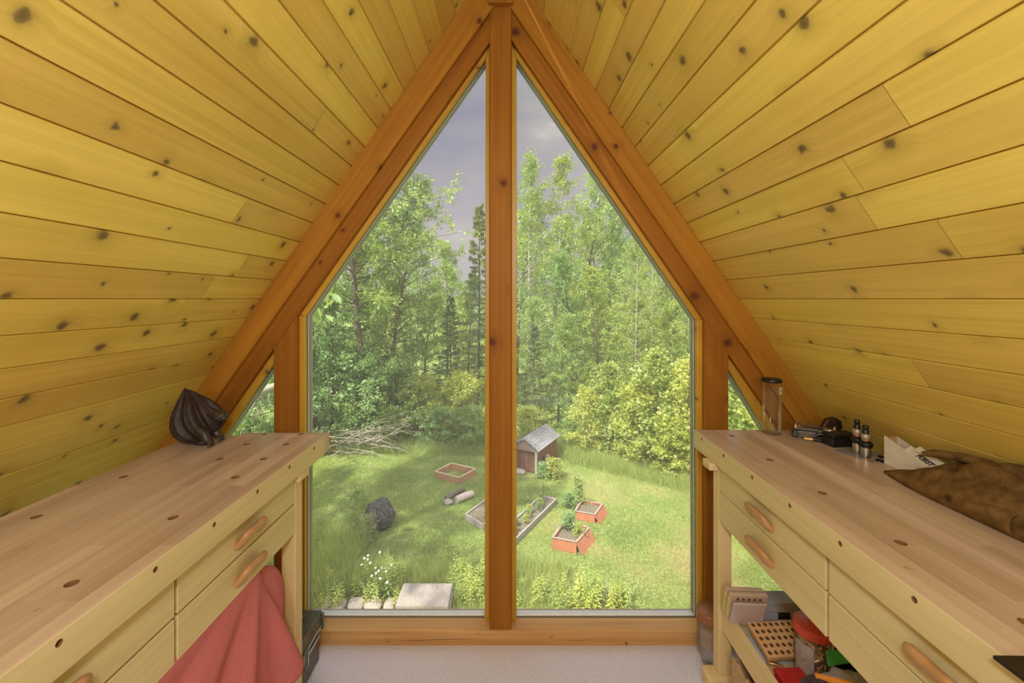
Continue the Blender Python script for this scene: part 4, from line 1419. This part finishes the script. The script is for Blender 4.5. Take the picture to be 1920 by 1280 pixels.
WE = [make_weed(1), make_weed(2, .5), make_weed(3, .7, 'leafA')]
rs = random.Random(21)
spots = []
for i in range(64):
    px = rs.choice([rs.uniform(975, 1190), rs.uniform(855, 905), rs.uniform(590, 760), rs.uniform(860, 1120)])
    py = rs.uniform(1098, 1140) if px > 960 else rs.uniform(1075, 1130)
    spots.append((px, py))
for i, (px, py) in enumerate(spots):
    p = on(px, py + 22, GZ)
    w = WE[i % 3]
    zone = 'right of the centre post' if px > 960 else ('beside the pale slab' if px > 820 else 'among the daisies left of the slab')
    t = thing('leafy_weed', (p.x, p.y, float(gz(p.x, p.y)) - .01), 'yellow green leafy weed in the uncut strip ' + zone, 'plant', 'leafy weeds in the uncut strip ' + zone, rs.uniform(0, 6.3))
    s = rs.uniform(.6, 1.0); t.scale = (s, s, s)
    for nm, me in (('leaves', w[0]), ('stems', w[1])):
        o = bpy.data.objects.new(nm, me); C.objects.link(o); o.parent = t

# daisies
M['petal'] = plain('white_petal', (.82, .80, .74), .7)
M['disc'] = plain('yellow_disc', (.6, .42, .05), .7)
M['stem'] = plain('green_stem', (.14, .2, .05), .7)
proto = None
dpx = [(683, 1046), (690, 1041), (678, 1058), (694, 1055), (704, 1064), (716, 1064), (710, 1070), (705, 1074), (724, 1065), (724, 1071), (734, 1059), (697, 1079), (713, 1084), (726, 1091), (689, 1048), (712, 1035)]
for i, (px, py) in enumerate(dpx):
    y = 4.55 * F / (py - CY) + .03 * (i % 3)
    p = at(px, py, y)
    g = float(gz(p.x, p.y))
    if proto is None:
        proto = thing('daisy', (0, 0, 0), 'white daisy standing in the uncut grass left of the pale slab', 'flower', 'daisies in the uncut grass')
        pm = MB()
        for k in range(11):
            a = 2 * math.pi * k / 11
            R = Matrix.Rotation(a, 3, 'Z')
            pm.add([R @ Vector(v) for v in ((.006, -.003, 0), (.022, -.007, .002), (.033, 0, -.001), (.022, .007, .002), (.006, .003, 0))], [(0, 1, 2, 3, 4)])
        build('petals', pm, M['petal'], proto)
        build('flower_disc', MB().lathe([(.009, -.001), (.008, .005), (0, .007)], n=12), M['disc'], proto)
        build('stem', MB().tube([(0, 0, 0), (.01, 0, -.25), (.0, .01, -.6)], .003, 5), M['stem'], proto)
        t = proto
    else:
        t = copy_tree(proto)
    t.location = (p.x, p.y, p.z)
    t.rotation_euler = (math.radians(rs.uniform(20, 50)), math.radians(rs.uniform(-20, 20)), rs.uniform(-.5, .5))
    t.scale = (.7, .7, .8)

# ------------------------------------------------------------------ garden objects
M['conc'] = plain('pale_concrete', (.40, .345, .31), .9, noise=.20, nscale=34, bump=.3)
M['concd'] = plain('grey_concrete', (.36, .31, .27), .9, noise=.2, nscale=20)
M['stone'] = plain('flat_stone', (.42, .36, .31), .9, noise=.25, nscale=9, bump=.4)
M['rock'] = plain('dark_rock', (.10, .09, .085), .9, noise=.75, nscale=22, bump=1.0)
M['cedar'] = wood('new_cedar', (.46, .25, .14), (.58, .34, .20), knot=(.3, .14, .06), knot_scale=4, knot_amt=.4, knot_r=.12, rough=.7, grain=20, vary=0)
M['cedtop'] = plain('cedar_end', (.78, .64, .42), .7)
M['greyw'] = plain('weathered_board', (.40, .37, .34), .85, noise=.2)
M['soil'] = plain('mulch', (.20, .165, .12), .95, noise=.5, nscale=30, bump=.8)
M['terra'] = plain('orange_board', (.52, .19, .10), .75, noise=.14, nscale=8)
M['logw'] = plain('birch_log', (.62, .50, .45), .85, noise=.2, nscale=12)
M['shedw'] = None

zt = GZ + .36
t = thing('concrete_slab', (-1.335, 6.26, GZ), 'pale concrete slab on a low curb just outside the window', 'slab')
build('slab', MB().box(-.40, .40, -.215, .27, .30, .36), M['conc'], t, bevel=.006)
build('curb', MB().box(-.385, .425, -.225, .285, -.05, .30), M['concd'], t, bevel=.004)
for i, (a, b_) in enumerate(((604, 622), (623, 649), (650, 683), (684, 717), (719, 741))):
    y = 6.40
    xa, xb2 = (a - CX) / F * y, (b_ - CX) / F * y
    o = build('flat_stone', MB().blob(((xb2 - xa) / 2, 0, .05), ((xb2 - xa) / 2, .15, .045), 40 + i, .10, 20, 10), M['stone'], loc=(xa, y + (.03 if i == 2 else 0), GZ + .05))
    tag(o, ('leftmost flat pale stone', 'second flat pale stone from the left', 'middle, largest flat stone', 'flat pale stone second from the slab', 'flat pale stone touching the concrete slab')[i] + ' in the row below the window', 'stone', 'row of flat stones')


def plank(a, b, h, th, z0):
    """upright board from a to b (xy)"""
    a, b = Vector((a[0], a[1], 0)), Vector((b[0], b[1], 0))
    d = (b - a).normalized(); n = Vector((-d.y, d.x, 0)) * th / 2
    return MB().prism([a - n + Vector((0, 0, z0)), b - n + Vector((0, 0, z0)), b + n + Vector((0, 0, z0)), a + n + Vector((0, 0, z0))], (0, 0, h))


# square cedar bed
cor = [Vector((-2.10, 11.23)), Vector((-1.373, 10.84)), Vector((-.98, 11.40)), Vector((-1.72, 11.79))]
ce = sum(cor, Vector((0, 0))) / 4
t = thing('raised_bed', (ce.x, ce.y, GZ), 'empty square bed of new pale boards on the lawn', 'raised bed')
for i in range(4):
    a, b_ = cor[i] - ce, cor[(i + 1) % 4] - ce
    bd = build('side_board', plank(a, b_, .19, .03, -.03), M['cedar'], t, grain=(b_ - a).to_3d())
    build('board_top', plank(a, b_, .008, .034, .16), M['cedtop'], bd)
# birch logs with rock
for i, (p0, p1_, r, lb_) in enumerate((((855, 942), (886, 930), .085, 'thick pale birch log lying on the lawn near square bed'), ((836, 938), (869, 919), .06, 'thinner mossy log lying left of the thick pale log'))):
    a, b_ = on(*p0, GZ), on(*p1_, GZ)
    t = thing('log', (a.x, a.y, GZ), lb_, 'log')
    d = (b_ - a)
    mbl = MB().tube([(0, 0, r * .8), d * .5 + Vector((0, 0, r * .9)), d + Vector((0, 0, r * .8))], [r, r * 1.04, r * .94], 16)
    build('log_bark', mbl, M['logw'] if i == 0 else M['soil'], t)
o = build('rock', MB().blob((0, 0, .05), (.11, .09, .08), 77, .12), M['conc'], loc=on(840, 945, GZ)); tag(o, 'small pale rock at the near end of the logs', 'rock')
# dark boulder
p = on(711, 988, GZ)
o = build('boulder', MB().blob((0, .0, .20), (.27, .25, .29), 12, .07, 60, 34, 4.0), M['rock'], loc=p)
o.scale = (1.15, 1.15, 1.25); tag(o, 'rough dark boulder rising from weeds on the left lawn', 'boulder')


def long_bed(cor, hgt, mt, label, soil=True):
    ce = sum(cor, Vector((0, 0))) / 4
    t = thing('raised_bed', (ce.x, ce.y, GZ), label, 'raised bed')
    for i in range(4):
        a, b_ = cor[i] - ce, cor[(i + 1) % 4] - ce
        build('side_board', plank(a, b_, hgt + .06, .035, -.06), mt, t, grain=(b_ - a).to_3d())
    if soil:
        build('soil', MB().prism([(c_.x - ce.x, c_.y - ce.y, -.05) for c_ in cor], (0, 0, hgt + .015)), M['soil'], t)
    return t


u = Vector((.53, .848)); w = Vector((.35, -.16))
fl_ = Vector((.778, 9.885))
long_bed([fl_ - u * 2.35, fl_ - u * 2.35 + w, fl_ + w, fl_], .15, M['greyw'], 'long narrow grey board bed of dark mulch right of centre post')
nl = Vector((-.999, 9.03))
w2 = Vector((.42, -.42))
long_bed([nl, nl + w2, nl + w2 + u * 1.15, nl + u * 1.15], .15, M['greyw'], 'grey board bed showing left of the centre post')
# orange beds
c4 = [Vector((.847, 7.97)), Vector((1.301, 7.82)), Vector((1.65, 8.32)), Vector((1.179, 8.584))]
ce = sum(c4, Vector((0, 0))) / 4


def orange_bed(c4, hgt, label):
    ce = sum(c4, Vector((0, 0))) / 4
    t = thing('raised_bed', (ce.x, ce.y, GZ), label, 'raised bed', 'orange boarded beds')
    for i in range(4):
        a, b_ = c4[i] - ce, c4[(i + 1) % 4] - ce
        d = (b_ - a).normalized(); n = Vector((d.y, -d.x))
        sp = .17 if i == 1 else .03
        q = [Vector((a.x, a.y, hgt)), Vector((b_.x, b_.y, hgt)), Vector((b_.x + n.x * sp, b_.y + n.y * sp, -.02)), Vector((a.x + n.x * sp, a.y + n.y * sp, -.02))]
        bd = build('side_board', MB().prism(q, (-n.x * .03, -n.y * .03, 0)), M['terra'], t)
        build('board_edge', plank(a, b_, .008, .03, hgt - .002), M['greyw'], bd)
    build('soil', MB().prism([(c_.x - ce.x, c_.y - ce.y, 0) for c_ in c4], (0, 0, hgt - .05)), M['soil'], t)
    return t


orange_bed(c4, .25, 'nearer orange boarded bed with a bushy plant')
orange_bed([Vector((1.466, 9.02)), Vector((1.885, 8.87)), Vector((2.167, 9.34)), Vector((1.70, 9.50))], .22, 'farther orange boarded bed with bare pale soil')
PR['bush'] = make_tree(33, .42, .26, .02, 30, 6, 8, .05, SH_OVAL, M['leafC'], M['bark'], .01, 'shrub')
PR['bushY'] = make_tree(34, .40, .24, .02, 24, 6, 8, .06, SH_OVAL, M['leafY'], M['bark'], .01, 'shrub')
PR['feather'] = make_tree(36, .75, .45, .05, 40, 6, 9, .035, SH_KITE, M['tallgrass'], M['tallgrass'], .008, 'shrub')
PR['sapling'] = make_tree(35, .9, .20, .12, 26, 5, 7, .055, SH_OVAL, M['leafB'], M['bark'], .012)


def small_plant(kind, x, y, z, s, label, name='garden_plant'):
    t = thing(name, (x, y, z), label, 'plant', None, random.uniform(0, 6))
    t.scale = (s, s, s)
    for part in ('trunk', 'crown'):
        o = bpy.data.objects.new({'trunk': 'stem', 'crown': 'leaves'}[part], PR[kind][part]); C.objects.link(o); o.parent = t


small_plant('bush', 1.22, 8.33, GZ + .19, .7, 'bluish bushy plant in the nearer orange bed')
small_plant('bushY', 1.40, 8.14, GZ + .19, .45, 'yellow green plant at the front of the nearer orange bed')
small_plant('sapling', 1.62, 9.45, GZ, .85, 'slender sapling behind the farther orange bed')
small_plant('bush', 1.40, 9.55, GZ, .7, 'small dark plant left of the slender sapling')
small_plant('bushY', 1.20, 11.25, GZ, 1.0, 'low leafy plant at the corner of the shed')
small_plant('bush', .92, 11.2, GZ, .8, 'dark low plant in front of the shed post')
small_plant('feather', -3.35, 8.75, GZ, 1.0, 'feathery weed growing left of the dark boulder')
small_plant('feather', -2.95, 8.25, GZ, .6, 'weed growing in front of the dark boulder')
for i in range(9):
    q = fl_ - u * (.25 + .2 * i) + w * (.3 + .4 * ((i * 7) % 3) / 2)
    t = thing('seedling', (q.x, q.y, GZ + .155), 'small seedling in the long grey bed of mulch', 'plant', 'seedlings in the long grey bed', i * 1.3)
    t.scale = (.30, .30, .30)
    for part in ('trunk', 'crown'):
        o = bpy.data.objects.new({'trunk': 'stem', 'crown': 'leaves'}[part], PR['bushY' if i % 2 else 'bush'][part]); C.objects.link(o); o.parent = t
t = thing('garden_stake', (.82, 9.72, GZ), 'thin dark stake at the far end of the long grey bed', 'stake')
build('rod', MB().tube([(0, 0, 0), (0, 0, .52)], .008, 6), M['bark'], t)

# shed
M['shedw'] = wood('shed_boards', (.20, .085, .05), (.33, .165, .105), knot=(.2, .08, .05), knot_scale=3, knot_amt=.3, knot_r=.1, rough=.8, grain=14, vary=0)
M['shingle'] = None
m, nt, b = mat('grey_shingles')
tc = N(nt, 'ShaderNodeTexCoord').outputs['Object']
bt = N(nt, 'ShaderNodeTexBrick'); bt.inputs['Scale'].default_value = 1.0; bt.inputs['Brick Width'].default_value = .30; bt.inputs['Row Height'].default_value = .085
bt.inputs['Mortar Size'].default_value = .006; bt.inputs['Color1'].default_value = (.36, .35, .36, 1); bt.inputs['Color2'].default_value = (.26, .26, .28, 1); bt.inputs['Mortar'].default_value = (.12, .12, .12, 1)
L(nt, tc, bt.inputs['Vector']); L(nt, bt.outputs[0], b.inputs['Base Color']); b.inputs['Roughness'].default_value = .9
M['shingle'] = m
wS, lS, eh, rh = .90, 1.5, .68, .95
t = thing('shed', (.787, 11.35, GZ), 'little wooden shed with grey shingled gable roof', 'shed', rz=math.radians(-30))
wall = MB().prism([(-wS + .06, .10, 0), (-.04, .10, 0), (-.04, .10, eh), (-wS / 2, .10, rh - .02), (-wS + .06, .10, eh)], (0, lS - .14, 0))
build('walls', wall, M['shedw'], t, grain=(0, 0, 1))
bat = MB()
for k in range(6):
    bat.box(-.045, -.028, .12 + k * .25, .14 + k * .25, .02, eh - .01)
for k in range(5):
    bat.box(-wS + .10 + k * .16, -wS + .115 + k * .16, .088, .1, .02, eh - .01)
build('wall_battens', bat, M['shedw'], t, grain=(0, 0, 1))
build('gable_board', MB().prism([(-wS, .0, eh - .06), (0, .0, eh - .06), (0, .0, eh), (-wS / 2, .0, rh - .015), (-wS, .0, eh)], (0, .10, 0)), plain('pinkish_board', (.30, .20, .17), .8, noise=.12), t)
build('post', MB().box(-.09, -.02, .0, .06, 0, eh - .05), M['greyw'], t)
for sgn in (-1, 1):
    ang = math.atan2(rh - eh, wS / 2)
    ln_ = math.hypot(rh - eh, wS / 2) + .06
    o = build('roof_slope', MB().box(0, lS + .06, 0, ln_, 0, .03), M['shingle'], t)
    e = Vector((0 if sgn > 0 else -wS, -.03, eh))
    ry = Vector((-wS / 2 - e.x, 0, rh - eh)).normalized()
    nx = Vector((0, 1, 0))
    nz_ = nx.cross(ry) if sgn > 0 else nx.cross(ry)
    ori = e - ry * .05
    o.matrix_local = Matrix(((nx.x, ry.x, nz_.x, ori.x), (nx.y, ry.y, nz_.y, ori.y), (nx.z, ry.z, nz_.z, ori.z), (0, 0, 0, 1)))
build('meter_box', MB().box(-.01, .08, .45, .60, .22, .40), M['concd'], t, bevel=.01)
build('stone_step', MB().blob((-.55, -.10, .02), (.20, .13, .09), 50, .06, 20, 10), M['concd'], t)

# dead brush pile at the left lawn edge
t = thing('brush_pile', (-4.6, 13.2, GZ), 'pile of dead grey branches at the left edge of the lawn', 'brush pile')
rs = random.Random(9)
bp = MB()
for k in range(70):
    a = rs.uniform(-.5, .9) + (math.pi if rs.random() < .35 else 0)
    l_ = rs.uniform(.7, 1.9)
    p0 = Vector((rs.uniform(-1.3, .4), rs.uniform(-.5, .5), rs.uniform(.05, .7)))
    d = Vector((math.cos(a), rs.uniform(-.4, .4), rs.uniform(-.35, .4)))
    p1_, p2_ = p0 + d * l_ * .5 + Vector((0, 0, rs.uniform(-.05, .1))), p0 + d * l_
    bp.tube([p0, p1_, p2_], [.018, .012, .004], 5, caps=False)
    for q in range(4):
        o_ = p0 + d * l_ * rs.uniform(.3, .95)
        bp.tube([o_, o_ + Vector((rs.uniform(-.2, .45), rs.uniform(-.3, .3), rs.uniform(-.25, .3)))], [.006, .002], 4, caps=False)
bp.v = [(v[0], v[1], max(v[2], .0)) for v in bp.v]
build('branches', bp, M['twig'], t)
# fallen log seen in the left triangular window
a = at(438, 752, 11.6); b_ = at(520, 722, 11.8)
t = thing('fallen_trunk', a, 'grey fallen trunk with hanging roots in left triangular window', 'fallen trunk')
ft = MB().tube([(0, 0, 0), (b_ - a) * .5, (b_ - a)], [.09, .11, .10], 10)
build('trunk', ft, M['twig'], t)
rt = MB()
for k in range(16):
    o_ = (b_ - a) * rs.uniform(.1, 1.0)
    zz = float(gz(a.x, a.y)) - a.z
    dz = rs.uniform(.5, 1.1)
    rt.tube([o_, o_ + Vector((rs.uniform(-.15, .15), rs.uniform(-.1, .1), -dz * .5)), o_ + Vector((rs.uniform(-.3, .3), rs.uniform(-.2, .2), -dz))], [.025, .018, .006], 5, caps=False)
build('roots', rt, M['twig'], t)
build('stump', MB().tube([(b_ - a) + Vector((0, 0, 0)), (b_ - a) + Vector((.1, 0, -1.3)), (b_ - a) + Vector((.15, 0, zz))], [.10, .13, .16], 8), M['twig'], t)

# ------------------------------------------------------------------ sky and sun
wd = bpy.data.worlds.new('World'); SC.world = wd
wd.use_nodes = True
nt = wd.node_tree
bg = nt.nodes['Background']
tc = N(nt, 'ShaderNodeTexCoord').outputs['Generated']
mp = N(nt, 'ShaderNodeMapping'); mp.inputs['Scale'].default_value = (1.6, 1.6, 3.6); mp.inputs['Location'].default_value = (.35, .2, .55)
L(nt, tc, mp.inputs['Vector'])
nz = N(nt, 'ShaderNodeTexNoise', Scale=1.5, Detail=6.0, Roughness=.55); L(nt, mp.outputs[0], nz.inputs['Vector'])
col = ramp(nt, nz.outputs[0], [(.36, (.30, .29, .40)), (.50, (.40, .37, .42)), (.60, (.50, .46, .47)), (.74, (.95, .86, .80))]).outputs[0]
sx = N(nt, 'ShaderNodeSeparateXYZ'); L(nt, tc, sx.inputs[0])
hz = ramp(nt, sx.outputs[2], [(.0, (1, 1, 1)), (.42, (0, 0, 0))]).outputs[0]
col = mix(nt, mathn(nt, 'MULTIPLY', hz, .75), col, (.62, .55, .60))
zen = ramp(nt, sx.outputs[2], [(.52, (1, 1, 1)), (.85, (3.2, 3.2, 3.2))]).outputs[0]
back = ramp(nt, mathn(nt, 'MULTIPLY', sx.outputs[1], -1.0), [(-.0, (1, 1, 1)), (.5, (1.9, 1.9, 1.9))]).outputs[0]
col = mix(nt, 1.0, mix(nt, 1.0, col, zen, 'MULTIPLY'), back, 'MULTIPLY')
L(nt, col, bg.inputs[0])
bg.inputs[1].default_value = 1.15

sd = bpy.data.lights.new('sun', 'SUN'); sd.energy = 7.0; sd.angle = math.radians(1.2); sd.color = (1, .95, .84)
so = bpy.data.objects.new('sun', sd); C.objects.link(so)
dirv = Vector((.42, .40, -.82)).normalized()
so.rotation_euler = dirv.to_track_quat('-Z', 'Y').to_euler()
so.location = (-6, -4, 8)

# ------------------------------------------------------------------ camera and view
cd = bpy.data.cameras.new('camera')
cd.sensor_fit = 'HORIZONTAL'; cd.sensor_width = 36.0
cd.lens = F / 1920 * 36.0
cd.shift_x = (960 - CX) / 1920
cd.shift_y = -(640 - CY) / 1920
cd.clip_start = .05; cd.clip_end = 300
co = bpy.data.objects.new('camera', cd); C.objects.link(co)
co.location = (0, 0, H); co.rotation_euler = (math.radians(90), 0, 0)
SC.camera = co
vs_ = SC.view_settings
vs_.view_transform = 'Standard'; vs_.look = 'None'; vs_.exposure = 0.0; vs_.gamma = 1.0; vs_.use_curve_mapping = False
cy = SC.cycles
cy.max_bounces = 14; cy.diffuse_bounces = 8; cy.glossy_bounces = 4; cy.transparent_max_bounces = 24; cy.transmission_bounces = 6
cy.use_denoising = True
cy.sample_clamp_indirect = 8.0
